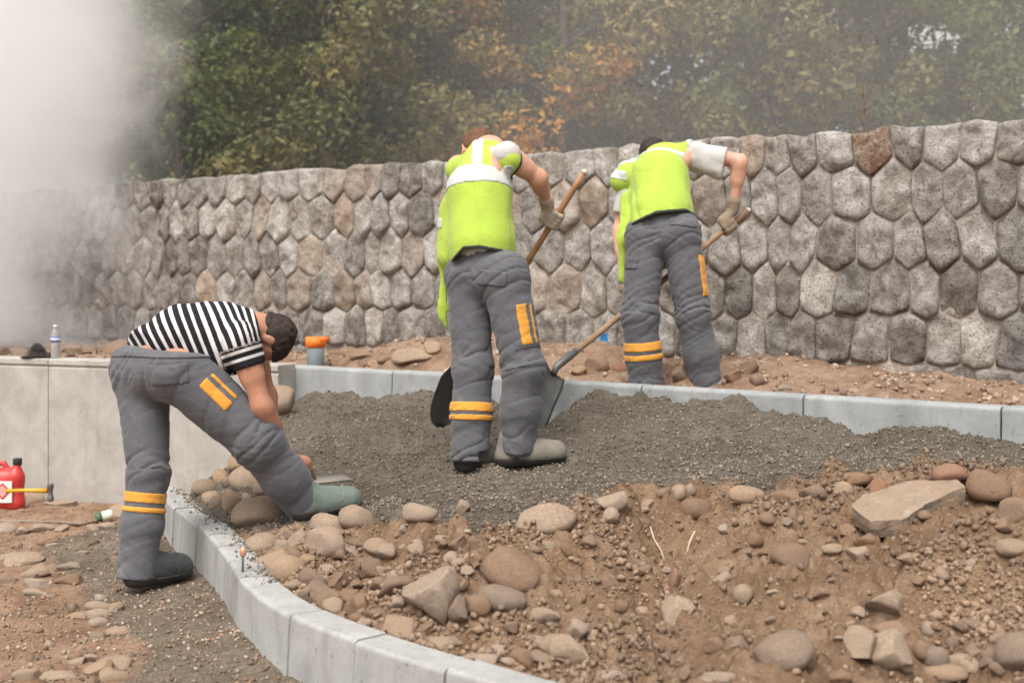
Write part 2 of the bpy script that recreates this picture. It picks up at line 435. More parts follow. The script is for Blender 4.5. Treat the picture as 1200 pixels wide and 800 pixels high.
def in_ter(xy):
    a = (xy - RK0) @ RKD
    df = (xy - RK0) @ RKN; dw = (xy - CW0) @ CWN
    return np.where(a < 0, dw > .1, df > .05) & (((SW0 - xy) @ (-SWN)) > -.1) & (xy[:, 1] > 4.4) & (xy[:, 0] > -8) & (xy[:, 0] < 4.6)
me, xy = grid_mesh('terrace', np.arange(-8, 4.6, .035), np.arange(4.4, 16, .035), terrace_h, in_ter)
float_attr(me, 'dirt', np.full(len(xy), .9))
terrace = props(obj('terrace', me, M_ter), kind='structure')

# ---------------------------------------------------------------- concrete
def concrete(name, a, b, c, stain, wear=.5):
    t = NT(name); v, oi = t.coords()
    col = t.ramp(t.noise(v, 4, 9, .65, .6), [(.3, a), (.52, b), (.72, c)])
    st = t.n('ShaderNodeMapping'); st.inputs['Scale'].default_value = (9, 9, 1.2); t.l(v, st.inputs['Vector'])
    streak = t.ramp(t.noise(st.outputs[0], 1.6, 6, .7), [(.52, (0, 0, 0, 1)), (.75, (1, 1, 1, 1))])
    col = t.mix(t.math('MULTIPLY', streak, wear), col, stain)
    pit = t.ramp(t.noise(v, 60, 3, .6), [(.30, (1, 1, 1, 1)), (.36, (0, 0, 0, 1))])
    col = t.mix(t.math('MULTIPLY', pit, .6), col, tuple(x * .45 for x in stain[:3]) + (1,))
    h = t.math('ADD', t.noise(v, 90, 5, .7), t.math('MULTIPLY', pit, -.8))
    return t.done(col, .88, t.bump(h, .25, .006), .25)
M_kerb = concrete('kerb concrete', lin(146, 145, 142), lin(164, 163, 159), lin(178, 177, 173), lin(128, 122, 114), .6)
M_kerb2 = concrete('rear kerb concrete', lin(134, 136, 135), lin(152, 154, 153), lin(168, 169, 167), lin(120, 119, 115), .5)
M_wallc = concrete('cast concrete', lin(152, 147, 140), lin(169, 164, 157), lin(182, 178, 172), lin(144, 137, 127), .5)

def prism_sweep(sections):
    """list of rings (same length) -> closed solid"""
    n = len(sections[0]); V = [v for r in sections for v in r]; Fc = []
    for i in range(len(sections) - 1):
        for k in range(n): a, b = i * n + k, i * n + (k + 1) % n; Fc.append([a, b, b + n, a + n])
    Fc.append(list(range(n))[::-1]); Fc.append([(len(sections) - 1) * n + k for k in range(n)])
    return V, Fc
def kerb_profile(w, top, bot, r, batter=.012, step=None):
    """(inward offset, z) outline, front foot first"""
    P = [(-batter - .002, bot)]
    if step: P += [(-batter - .002, step), (-batter + .004, step + .004)]
    P += [(0, top - r)] + [(r - r * math.cos(a), top - r + r * math.sin(a)) for a in (math.pi / 8, math.pi / 4, 3 * math.pi / 8)] + [(r, top)]
    P += [(w - .012, top), (w, top - .012), (w, bot)]
    return P
def kerb_block(name, pts, normals, prof, mat_, parent, jz=0, joff=0):
    rings = []
    for i, (p, nn) in enumerate(zip(pts, normals)):
        rings.append([np.array([p[0] + nn[0] * (o + joff), p[1] + nn[1] * (o + joff), z + jz]) for o, z in prof])
    # soften the two ends
    t0 = unit(np.array([*(pts[1] - pts[0]), 0])); t1 = unit(np.array([*(pts[-1] - pts[-2]), 0])); c = .006
    def shrink(r, t):
        m = np.mean(r, axis=0); return [m + (v - m) * .985 + t for v in r]
    rings = [shrink(rings[0], -t0 * 0)] + [[v + t0 * c for v in rings[0]]] + rings[1:-1] + [[v - t1 * c for v in rings[-1]]] + [shrink(rings[-1], t1 * 0)]
    V, Fc = prism_sweep(rings); base = np.array([*np.mean(pts, axis=0), prof[0][1]])
    me = mesh_np(name, np.array(V) - base, Fc, smooth=False)
    bm = bmesh.new(); bm.from_mesh(me); bmesh.ops.recalc_face_normals(bm, faces=list(bm.faces)); bm.to_mesh(me); bm.free()
    return obj(name, me, mat_, parent, base - np.array(parent.location))

curb = props(empty('curved_kerb', (KP[4][0], KP[4][1], KB)), 'pale concrete kerb curving round the rubble filled bed', 'kerb')
s0 = .02; rk = random.Random(3)
lens = [.26, .25, .24, .27, .26, .25, .27, .30, .32, .30, .33, .40, .42, .42, .42, .42, .42, .42, .42]
for L in lens:
    s1 = min(s0 + L, KD[-1] - .01)
    if s1 - s0 < .1: break
    ss = np.linspace(s0 + .004, s1 - .004, 6); pn = [kpath(s) for s in ss]
    kerb_block('kerb_block', [p[0] for p in pn], [p[2] for p in pn], kerb_profile(.135, KT, KB - .12, .016, .014), M_kerb, curb, rk.uniform(-.004, .004), rk.uniform(-.004, .004))
    s0 = s1
rear = props(empty('straight_kerb', (RK0[0], RK0[1], RKT - .35)), 'long straight kerb of grey concrete blocks between the gravel and the terrace', 'kerb')
for k in range(7):
    a = RK0 + RKD * (k + .005 - (.13 if k == 0 else 0)); b = RK0 + RKD * (k + .995); m = [a + (b - a) * f for f in (0, .25, .5, .75, 1)]
    kerb_block('kerb_block', m, [RKN] * 5, kerb_profile(.13, RKT, RKT - .36, .022, .006), M_kerb2, rear, rk.uniform(-.003, .003), rk.uniform(-.004, .004))

cw = props(empty('concrete_wall', (CW0[0], CW0[1], -.3)), 'low smooth cast concrete retaining wall with vertical panel joints', 'wall')
jn = 3.62                         # where the panel joint stands, along the wall
pj = [0.0]
Yj = None
for t_ in np.linspace(0, 6, 1200):
    q = CW0 + CWD * t_
    if 600 + q[0] * F / q[1] <= 57: jn = t_; break
for a0, a1 in ((-.10, jn), (jn, jn + 2.4)):
    a = CW0 + CWD * (a0 + .004); b = CW0 + CWD * (a1 - .004); ms = [a + (b - a) * f for f in (0, .5, 1)]
    kerb_block('wall_panel', ms, [CWN] * 3, [(0, -.3), (0, 1.01), (.012, 1.022), (.012, 1.034), (-.004, 1.038), (-.004, 1.072), (.006, 1.08), (.214, 1.08), (.22, 1.072), (.22, -.3)], M_wallc, cw)

# ---------------------------------------------------------------- stone wall
for t_ in np.linspace(0, 8, 4000):
    q = SW0 + SWD * t_ + SWN * .04
    if 600 + q[0] * F / q[1] <= 708: break
BLUE = ((q[0], q[1], CZ - (402 - HZ) * q[1] / F), (.034, .20, .085), lin(58, 146, 208))
M_mortar = simple('mortar', lin(158, 146, 134), .95, .9, 22, .03, .35)
M_stone = rock_mat('wall stone', [(.3, lin(118, 110, 103)), (.42, lin(165, 156, 147)), (.54, lin(194, 187, 179)), (.66, lin(220, 215, 209))], 9, lin(112, 105, 98), None, 1.0, .45, .16, BLUE)
M_stone_dark = rock_mat('weathered wall stone', [(.3, lin(96, 89, 83)), (.44, lin(140, 132, 124)), (.58, lin(174, 167, 159)), (.70, lin(202, 196, 189))], 9, lin(84, 78, 72), None, 1.0, .45, .16, BLUE)
M_stone_tan = rock_mat('tan wall stone', [(.3, lin(128, 113, 100)), (.45, lin(174, 157, 142)), (.6, lin(198, 184, 169)), (.70, lin(214, 203, 191))], 9, lin(124, 109, 98), None, 1.0, .45, .16, BLUE)
M_stone_rust = rock_mat('rust stained wall stone', [(.3, lin(98, 82, 72)), (.44, lin(142, 116, 100)), (.54, lin(172, 156, 142)), (.66, lin(204, 196, 187))], 10, lin(92, 76, 66), None, 1.0, .45, .1, BLUE)
SLEN0, SLEN1 = -1.34, 10.62; WTOP, WBOT = 2.63, .85
swo = SW0 + SWD * 0
swall = props(empty('stone_wall', (SW0[0], SW0[1], WBOT)), 'long rough stone wall of six sided blocks set in mortar', 'wall')
ang = math.atan2(SWD[1], SWD[0])
def wl3(s, z, d):     # along, height, proud of the face -> local to the wall's empty
    return np.array([SWD[0] * s + SWN[0] * d, SWD[1] * s + SWN[1] * d, z - WBOT])
mb = MB()
c0, c1 = SLEN0 - .3, SLEN1 + 2.5
core = [wl3(c0, WBOT - .3, -.002), wl3(c1, WBOT - .3, -.002), wl3(c1, WTOP - .05, -.002), wl3(c0, WTOP - .05, -.002), wl3(c0, WBOT - .3, -.42), wl3(c1, WBOT - .3, -.42), wl3(c1, WTOP - .05, -.42), wl3(c0, WTOP - .05, -.42)]
mb.add(core, [[0, 1, 2, 3], [5, 4, 7, 6], [3, 2, 6, 7], [0, 4, 5, 1], [0, 3, 7, 4], [1, 5, 6, 2]])
mb.build('mortar_core', M_mortar, swall)
rw = random.Random(8)
PITCH = .222; NROW = 6
rowz = [.86, 1.13, 1.44, 1.75, 2.065, 2.37, WTOP]     # row boundaries bottom to top
amp = [0, .012, .03, .05, .052, .045, 0]
cache = {}
def corner(b, k):            # boundary b, half-step k
    if (b, k) not in cache:
        s = SLEN0 + k * PITCH / 2
        s += .05 * math.sin(s * 2.1) + .03 * math.sin(s * 5.3 + 1) + rw.uniform(-.026, .026)
        hi = (k + b) % 2 == 0
        z = rowz[b] + (amp[b] if hi else -amp[b]) * rw.uniform(.6, 1.3) + rw.uniform(-.013, .013) + .012 * math.sin(s * 1.3 + b)
        if b == 6: z = WTOP + rw.uniform(-.03, .015)
        cache[(b, k)] = np.array([s, z])
    return cache[(b, k)]
NK = int((SLEN1 - SLEN0) / PITCH * 2)
nst = 0
for r in range(NROW):
    # row r stones span half-steps k..k+2 ; top boundary r+1 has its peak at k+1
    k = 0 if (r + 1) % 2 == 1 else 1
    while k + 2 <= NK:
        wide = 2
        if r == 0:      # buried in the terrace soil
            sm = SLEN0 + (k + 1) * PITCH / 2; q = SW0 + SWD * sm + SWN * .06
            if terrace_h(np.array([q]), False)[0] > 1.07: k += wide; continue
        poly = [corner(r, k), corner(r, k + 1), corner(r, k + 2), corner(r + 1, k + 2), corner(r + 1, k + 1), corner(r + 1, k)]
        c = np.mean(poly, axis=0)
        # resample outline
        out = []
        for i in range(6):
            a, b = poly[i], poly[(i + 1) % 6]
            for f in (0, .17, .33, .5, .67, .83): out.append(a + (b - a) * f)
        out = np.array(out)
        # round the corners
        out = .16 * np.roll(out, 1, 0) + .68 * out + .16 * np.roll(out, -1, 0)
        n = len(out); dirs = out - c
        proud = rw.uniform(.018, .042); tx, tz = rw.uniform(-.16, .16), rw.uniform(-.16, .16)
        rings = []; gap = rw.uniform(.962, .99)
        for sc_, d in ((gap, -.06), (gap, -.005), (gap * .965, .45), (gap * .90, .8), (gap * .76, .98), (gap * .55, 1.02), (gap * .28, 1.04)):
            p2 = c + dirs * sc_
            q = np.c_[p2 * 9, np.full(n, nst * 3.7)]; nz = fbm(q, 4, .65) + .8 * (np.abs(fbm(q * .8 + 31, 2)) - .12)
            q2 = np.c_[p2 * 16, np.full(n, nst * 2.9 + 40)]; jx = fbm(q2, 3, .6) * .018
            dd = d * proud if d > 0 else d
            if d > 0: dd = dd + nz * .08 * min(1, d) + (p2 - c) @ np.array([tx, tz]) * d
            rings.append((p2 + (dirs / np.linalg.norm(dirs, axis=1)[:, None]) * jx[:, None] * (1 if d >= 0 else 0), dd + np.zeros(n)))
        cc = wl3(c[0], c[1], 0); V = []
        for p2, dd in rings:
            for (s, z), d in zip(p2, dd): V.append(wl3(s, z, d) - cc)
        V.append(wl3(c[0], c[1], proud * 1.03) - cc)
        Fc = []
        for i in range(len(rings) - 1):
            for j in range(n): a, b = i * n + j, i * n + (j + 1) % n; Fc.append([a, b, b + n, a + n])
        last = (len(rings) - 1) * n
        for j in range(n): Fc.append([last + j, last + (j + 1) % n, len(V) - 1])
        me = mesh_np('stone_block', V, Fc)
        x = 600 + (SW0 + SWD * c[0])[0] * F / (SW0 + SWD * c[0])[1]
        u = rw.random()
        m = M_stone
        if r <= 1: m = M_stone_dark if u < .7 else M_stone
        elif x > 700 and r == 2: m = M_stone_dark if u < .5 else M_stone
        else: m = M_stone_tan if u < (.28 if 300 < x < 700 else .1) else (M_stone_dark if u > .85 else M_stone)
        if r == 5 and 980 < x < 1040: m = M_stone_rust
        bm = bmesh.new(); bm.from_mesh(me); bmesh.ops.recalc_face_normals(bm, faces=list(bm.faces)); bm.to_mesh(me); bm.free()
        obj('stone_block', me, m, swall, cc); nst += 1
        k += wide
# rough top of the wall: mortar bed with an uneven surface
ns, nd = 320, 8
V = []; Sg = np.linspace(SLEN0 - .3, SLEN1 + 2.5, ns)
for i in range(nd + 1):
    d = -.004 - .42 * i / nd
    q = np.c_[Sg * 7, np.full(ns, d * 7), np.zeros(ns)]
    zt = WTOP - .035 + fbm(q, 4, .65) * .09 - (.05 if i in (0, nd) else 0)
    for s, z in zip(Sg, zt): V.append(wl3(s, z, d))
idx = np.arange((nd + 1) * ns).reshape(nd + 1, ns)
Fq = np.c_[idx[:-1, :-1].ravel(), idx[1:, :-1].ravel(), idx[1:, 1:].ravel(), idx[:-1, 1:].ravel()]
obj('wall_top', mesh_np('wall_top', V, Fq), M_mortar, swall)
# ---------------------------------------------------------------- implicit surfaces -> meshes
def mesh_field(f, lo, hi, h, B=6, lip=1.45):
    lo = np.asarray(lo, float); hi = np.asarray(hi, float)
    nb = np.ceil((hi - lo) / (h * B)).astype(int) + 1; n = nb * B
    ci = np.stack(np.meshgrid(*[np.arange(k) for k in nb], indexing='ij'), -1).reshape(-1, 3)
    fc = f(lo + (ci + .5) * B * h - .5 * h)
    D = np.sign(fc).reshape(nb).repeat(B, 0).repeat(B, 1).repeat(B, 2).astype(np.float32) * 10
    act = np.nonzero(np.abs(fc) < B * h * .87 * lip)[0]
    off = np.stack(np.meshgrid(*[np.arange(B)] * 3, indexing='ij'), -1).reshape(-1, 3)
    D6 = D.reshape(nb[0], B, nb[1], B, nb[2], B)
    for i in range(0, len(act), 300):
        a = ci[act[i:i + 300]]; idx = (a[:, None] * B + off[None]).reshape(-1, 3)
        v = f(lo + idx * h)
        D[idx[:, 0], idx[:, 1], idx[:, 2]] = v
    S = D < 0
    c = S[:-1, :-1, :-1].astype(np.int8)
    tot = np.zeros_like(c)
    for dx in (0, 1):
        for dy in (0, 1):
            for dz in (0, 1):
                tot += S[dx:n[0] - 1 + dx, dy:n[1] - 1 + dy, dz:n[2] - 1 + dz]
    cells = np.argwhere((tot > 0) & (tot < 8))
    if not len(cells): return np.zeros((0, 3)), np.zeros((0, 4), int)
    cid = np.full(tot.shape, -1, np.int64); cid[tuple(cells.T)] = np.arange(len(cells))
    acc = np.zeros((len(cells), 3)); cnt = np.zeros(len(cells))
    for ax in range(3):
        o = [a for a in range(3) if a != ax]
        for d1 in (0, 1):
            for d2 in (0, 1):
                A = cells.copy(); A[:, o[0]] += d1; A[:, o[1]] += d2; Bc = A.copy(); Bc[:, ax] += 1
                va, vb = D[tuple(A.T)], D[tuple(Bc.T)]; m = (va < 0) != (vb < 0)
                t = np.zeros(len(cells)); t[m] = va[m] / (va[m] - vb[m]); t = np.clip(t, .02, .98)
                P = A.astype(float); P[:, ax] += t; acc[m] += P[m]; cnt[m] += 1
    V = lo + acc / cnt[:, None] * h
    Q = []
    for ax in range(3):
        o = [(ax + 1) % 3, (ax + 2) % 3]
        sl0 = [slice(None)] * 3; sl1 = [slice(None)] * 3; sl0[ax] = slice(0, -1); sl1[ax] = slice(1, None)
        ch = S[tuple(sl0)] != S[tuple(sl1)]; E = np.argwhere(ch)
        E = E[(E[:, o[0]] > 0) & (E[:, o[1]] > 0) & (E[:, o[0]] < n[o[0]] - 1) & (E[:, o[1]] < n[o[1]] - 1) & (E[:, ax] < n[ax] - 1)]
        if not len(E): continue
        def cidx(a, b):
            q = E.copy(); q[:, o[0]] -= a; q[:, o[1]] -= b; return cid[tuple(q.T)]
        q = np.stack([cidx(1, 1), cidx(0, 1), cidx(0, 0), cidx(1, 0)], 1)
        flip = ~S[tuple(E.T)]
        q[flip] = q[flip][:, ::-1]; Q.append(q)
    Q = np.concatenate(Q); Q = Q[(Q >= 0).all(1)]
    return V, Q

def cap(P, a, b, ra, rb, ax=None, k=1.0):
    ab = b - a; L = ab @ ab + 1e-12
    t = np.clip(((P - a) @ ab) / L, 0, 1); v = P - a - t[:, None] * ab
    if ax is not None: c = v @ ax; v = v + (k - 1) * c[:, None] * ax
    return np.sqrt((v * v).sum(1)) - (ra + (rb - ra) * t)
def smin(a, b, k):
    h = np.clip(.5 + .5 * (b - a) / k, 0, 1); return b + (a - b) * h - k * h * (1 - h)
def field(prims, k=.03):
    def f(P):
        d = None
        for p in prims:
            kk = k
            if isinstance(p[-1], str): kk = float(p[-1]); p = p[:-1]
            e = cap(P, *p); d = e if d is None else smin(d, e, kk)
        return d
    return f
def bounds(prims, pad=.05):
    pts = []; 
    for p in prims:
        r = max(p[2], p[3]) + pad
        pts += [p[0] - r, p[0] + r, p[1] - r, p[1] + r]
    pts = np.array(pts); return pts.min(0), pts.max(0)
def build_field(name, f, bd, h, mat_, parent, origin, smooth_it=0, attr=None):
    V, Q = mesh_field(f, bd[0], bd[1], h)
    if not len(V): print('EMPTY FIELD', name); V = np.zeros((3, 3)); Q = np.zeros((0, 4), int)
    for _ in range(smooth_it):
        S = np.zeros_like(V); c = np.zeros(len(V))
        for i in range(4):
            a, b = Q[:, i], Q[:, (i + 1) % 4]
            np.add.at(S, a, V[b]); np.add.at(c, a, 1); np.add.at(S, b, V[a]); np.add.at(c, b, 1)
        V = .5 * V + .5 * S / np.maximum(c, 1)[:, None]
    me = mesh_np(name, V - origin, Q)
    if attr: 
        for k, fn in attr.items(): float_attr(me, k, fn(V))
    return obj(name, me, mat_, parent)

# ---------------------------------------------------------------- cloth and skin
def fabric(name, c, rough=.9, var=.12, weave=420, dust=None, bs=.28):
    t = NT(name); v, oi = t.coords(False)
    col = t.ramp(t.noise(v, 6, 7, .6, .3), [(.3, tuple(x * (1 - var) for x in c[:3]) + (1,)), (.7, tuple(min(1, x * (1 + var)) for x in c[:3]) + (1,))])
    if dust: col = t.mix(t.ramp(t.noise(v, 11, 8, .75), [(.52, (0, 0, 0, 1)), (.8, (.4, .4, .4, 1))]), col, dust)
    cr = t.math('ABSOLUTE', t.math('SUBTRACT', t.noise(v, 8, 3, .5, 2.2), .5))
    h = t.math('ADD', t.math('ADD', t.noise(v, 22, 6, .6, 1.8), t.math('MULTIPLY', cr, -2.2)), t.math('MULTIPLY', t.noise(v, weave, 2), .25))
    m = t.done(col, rough, t.bump(h, bs, .008), .12)
    t.b.inputs['Sheen Weight'].default_value = .15
    return m
M_trouser = fabric('grey work cloth', lin(94, 94, 98), .92, .10, dust=lin(150, 138, 126))
M_lime = fabric('lime safety cloth', lin(166, 190, 76), .85, .10)
M_white = fabric('white cotton', lin(188, 184, 180), .9, .05)
M_refl = fabric('reflective tape', lin(190, 193, 190), .5, .06)
M_orange = fabric('orange tape', lin(212, 150, 62), .7, .08, dust=lin(170, 130, 80))
M_pipe = fabric('dark piping', lin(62, 66, 60), .8)
M_glove = fabric('pale work glove', lin(180, 166, 148), .95, .14, dust=lin(120, 106, 92))
M_glove2 = fabric('dirty work glove', lin(142, 126, 106), .95, .14, dust=lin(96, 84, 72))
M_boot = fabric('dusty work boot', lin(122, 116, 106), .95, .2, dust=lin(168, 160, 148))
M_boot_dark = fabric('dark work boot', lin(62, 66, 66), .9, .2, dust=lin(110, 102, 94))
M_boot_green = fabric('green suede boot', lin(100, 110, 102), .95, .15, dust=lin(150, 144, 130))
M_sole = simple('rubber sole', lin(58, 54, 50), .9, .3, 80)
M_lace = simple('red lace', lin(176, 62, 66), .8)
M_eye = simple('eye', lin(230, 228, 222), .3)
def skin_mat(name, c):
    t = NT(name); v, oi = t.coords(False)
    col = t.ramp(t.noise(v, 14, 6, .6), [(.3, tuple(x * .82 for x in c[:3]) + (1,)), (.7, tuple(min(1, x * 1.12) for x in c[:3]) + (1,))])
    m = t.done(col, .55, t.bump(t.noise(v, 160, 4), .12, .003), .4)
    t.b.inputs['Subsurface Weight'].default_value = .12; t.b.inputs['Subsurface Radius'].default_value = (.01, .004, .002)
    return m
M_skin = skin_mat('skin', lin(206, 156, 132)); M_skin_tan = skin_mat('tanned skin', lin(186, 134, 108))
def hair_mat(name, c):
    t = NT(name); v, oi = t.coords(False)
    mp_ = t.n('ShaderNodeMapping'); mp_.inputs['Scale'].default_value = (60, 60, 260); t.l(v, mp_.inputs['Vector'])
    n = t.noise(mp_.outputs[0], 1, 4, .7)
    col = t.ramp(n, [(.3, tuple(x * .5 for x in c[:3]) + (1,)), (.7, tuple(x * 1.5 for x in c[:3]) + (1,))])
    return t.done(col, .6, t.bump(n, .8, .006), .3)
M_hair_brown = hair_mat('brown hair', lin(104, 74, 52)); M_hair_dark = hair_mat('dark hair', lin(54, 43, 37))
def stripe_mat():
    t = NT('striped jersey'); v, oi = t.coords(False)
    s = t.attr('along'); fr = t.math('FRACT', t.math('DIVIDE', s, .0345))
    # stripe edges wander a little with the knit
    fr2 = t.math('ADD', fr, t.math('MULTIPLY', t.math('SUBTRACT', t.noise(v, 30, 3), .5), .06))
    col = t.ramp(fr2, [(.50, lin(34, 33, 36)), (.54, lin(206, 202, 200)), (.90, lin(206, 202, 200)), (.94, lin(34, 33, 36))])
    hem = t.attr('hem'); col = t.mix(hem, col, lin(34, 33, 36))
    return t.done(col, .9, t.bump(t.noise(v, 24, 5, .6, .8), .4, .008), .2)
M_stripe = stripe_mat()

# ---------------------------------------------------------------- body builders
def head_prims(c, u, f, neck):
    r = np.cross(f, u)
    P = [(c + u * .03 - f * .035, c + u * .03 + f * .02, .076, .074), (c - u * .02 - f * .02, c - u * .01 + f * .035, .066, .062),
         (c - u * .055 + f * .03, c - u * .085 + f * .055, .05, .034), (c + f * .05, c - u * .06 + f * .055, .05, .04),
         (c + u * .012 + f * .092, c - u * .022 + f * .108, .008, .014, '0.012'), (c + u * .02 + f * .085 + r * .03, c + u * .02 + f * .085 - r * .03, .012, .012, '0.015'),
         (c - u * .055 + f * .092 + r * .018, c - u * .055 + f * .092 - r * .018, .008, .008, '0.01')]
    for s in (-1, 1): P.append((c + r * s * .076 + u * .012 - f * .01, c + r * s * .078 - u * .022 - f * .005, .026, .016, unit(r), 2.2, '0.006'))
    P.append((neck, c - u * .05 - f * .02, .062, .055))
    return P
def grip_prims(wrist, c, u, rh, side=1.0, fat=1.0):
    """palm, four fingers and a thumb closed round a bar through c along u"""
    u = unit(u); e = wrist - c; e = unit(e - (e @ u) * u); n = np.cross(u, e) * side
    R = rh + .011
    pt = lambda th, off, rr=R: c + u * off + rr * (math.cos(math.radians(th)) * e + math.sin(math.radians(th)) * n)
    P = [(wrist, c + e * (rh + .03), .027, .03)]
    L = [1.0, 1.08, 1.0, .82]
    for i in range(4):
        off = (1.5 - i) * .0215
        P.append((c + e * (rh + .045) + u * off * .6, pt(35, off, R + .008), .02, .014))
        a = pt(35, off, R + .008)
        for th in (95, 160, 225):
            b = pt(35 + (th - 35) * L[i], off, R); P.append((a, b, .0115, .0105, '0.006')); a = b
    a = c + e * (rh + .03) + u * .025 - n * .012
    for th, off in ((-45, .04), (-105, .048), (-165, .045)):
        b = pt(th, off, R + .002); P.append((a, b, .015, .012, '0.008')); a = b
    return [(p[0], p[1], p[2] * fat, p[3] * fat) + tuple(p[4:]) for p in P]
def foot_field(heel, toe, h=.05, w=.048):
    d = unit((toe - heel) * np.array([1, 1, 1])); L = np.linalg.norm(toe - heel)
    up = unit(np.array([0, 0, 1]) - d * d[2]); sd_ = np.cross(d, up)
    a = heel + d * .04 + up * .045; b = toe - d * .045 + up * .034
    P = [(a + up * .006, heel + d * L * .5 + up * .054, .054, .054), (heel + d * L * .5 + up * .054, b + up * .016, .056, .052), (a, a + up * (h + .035) + d * .012, .054, .053), (heel + d * L * .35 + up * .085, heel + d * L * .66 + up * .066, .052, .046)]
    f = field(P, .03)
    return P, (lambda Q: np.maximum(f(Q), -(Q - heel) @ up)), (lambda Q: np.maximum(np.maximum(f(Q + 0) - .010, -((Q - heel) @ up) - .008), (Q - heel) @ up - .028 - .012 * (((Q - heel) @ d) < .09))), d, up, sd_

def limb_fold(P, bones, seed, a_mid=.006, freq=26):
    """cloth folds: ridges that run slantwise across each limb, deeper towards its lower end"""
    best = None; out = np.zeros(len(P))
    for i, (a, b, *_r) in enumerate(bones):
        ab = b - a; L = np.linalg.norm(ab); ax = ab / L
        t = np.clip(((P - a) @ ax) / L, -.15, 1.15); v = P - a - np.clip(t, 0, 1)[:, None] * ab; d = np.sqrt((v * v).sum(1)) - _r[0] * (1 - t) - _r[1] * t
        s1 = unit(np.cross(ax, [.3, .8, .5])); s2 = np.cross(ax, s1)
        x = P @ s1; y = P @ s2; z = (P @ ax) + .45 * x + .25 * y
        q = np.c_[x * 7 + seed, y * 7 + i * 9, z * freq]
        wp = fbm(np.c_[x * 4 + seed, y * 4, z * 7], 2)[:, None]
        r1 = 1 - 2 * np.abs(vnoise(q * np.array([.30, .30, .85]) + wp * 3.0) - .5)
        z2 = (P @ ax) - .7 * x + .3 * y; r2 = 1 - 2 * np.abs(vnoise(np.c_[x * 3, y * 3 + seed, z2 * freq * .95] + wp * 2.2) - .5)
        w = .30 + 1.0 * np.exp(-((t - 1) / .2) ** 2) + .45 * np.exp(-(t / .2) ** 2)
        n = ((r1 ** 4.5 - .18) * 2.0 + (r2 ** 4.0 - .2) * .7) * a_mid * w
        if best is None: best = d; out = n
        else: m = d < best; out = np.where(m, n, out); best = np.minimum(best, d)
    return out

def make_person(name, label, J, R, skin, hair, head, h=.0072, grips=(), group=None):
    """J joints in metres; the body is one continuous surface"""
    P = []
    sp = J['spine']; fr = J['fwd']
    P.append((J['hipL'], J['hipR'], .10, .10)); tr = R.get('torso', (.105, .10, .115, .095))
    for i in range(3): P.append((sp[i], sp[i + 1], tr[i], tr[i + 1], fr, 1.25))
    P.append((J['shL'], J['shR'], .055, .055)); P.append((sp[2], J['shL'], .09, .05)); P.append((sp[2], J['shR'], .09, .05))
    for s in 'LR':
        P += [(J['hip' + s], J['kn' + s], .078, .055), (J['kn' + s], J['an' + s], .05, .036), (J['an' + s], J['an' + s] + J['foot' + s] * .02 - np.array([0, 0, .05]), .03, .022)]
        P += [(J['sh' + s], J['el' + s], .056, .042), (J['el' + s], J['wr' + s], .040, .028), (J['el' + s] * .9 + J['wr' + s] * .1, J['el' + s] * .62 + J['wr' + s] * .38, .046, .040), (J['sh' + s] * .7 + J['el' + s] * .3, J['sh' + s] * .45 + J['el' + s] * .55, .054, .050)]
    c, u, f = head
    P += head_prims(c, u, f, sp[3])
    for g in grips: P += grip_prims(*g)
    o = sp[0] * np.array([1, 1, 0]) + np.array([0, 0, min(J['anL'][2], J['anR'][2]) - .1])
    f_ = field(P, .028)
    b = build_field(name, f_, bounds(P), h, skin, None, np.array([0, 0, 0]))
    # put the origin at the feet
    b.data.transform(Matrix.Translation(Vector(-o))); b.location = o
    props(b, label, 'person', group)
    r = np.cross(f, u)
    for s in (-1, 1):
        ec = c + u * .018 + f * .093 + r * s * .031
        build_field('eye', lambda Q, ec=ec: np.linalg.norm(Q - ec, axis=1) - .0115, (ec - .02, ec + .02), .004, M_eye, b, o)
    # hair: a shell over the crown, the back and the sides above the ears
    hp = [(c + u * .033 - f * .037, c + u * .033 + f * .02, .082, .079), (c - u * .025 - f * .035, c + u * .02 - f * .02, .072, .076)]
    hf = field(hp, .03)
    def hairf(Q):
        l = Q - c; a = l @ u; q = l @ f
        return np.maximum(hf(Q) + fbm(Q * 48, 3) * .02, np.interp(q, [-.06, -.03, 0, .03, .08], [-.055, -.03, .02, .035, .06]) - a)
    build_field('hair', hairf, bounds(hp), .0065, hair, b, o)
    return b, o

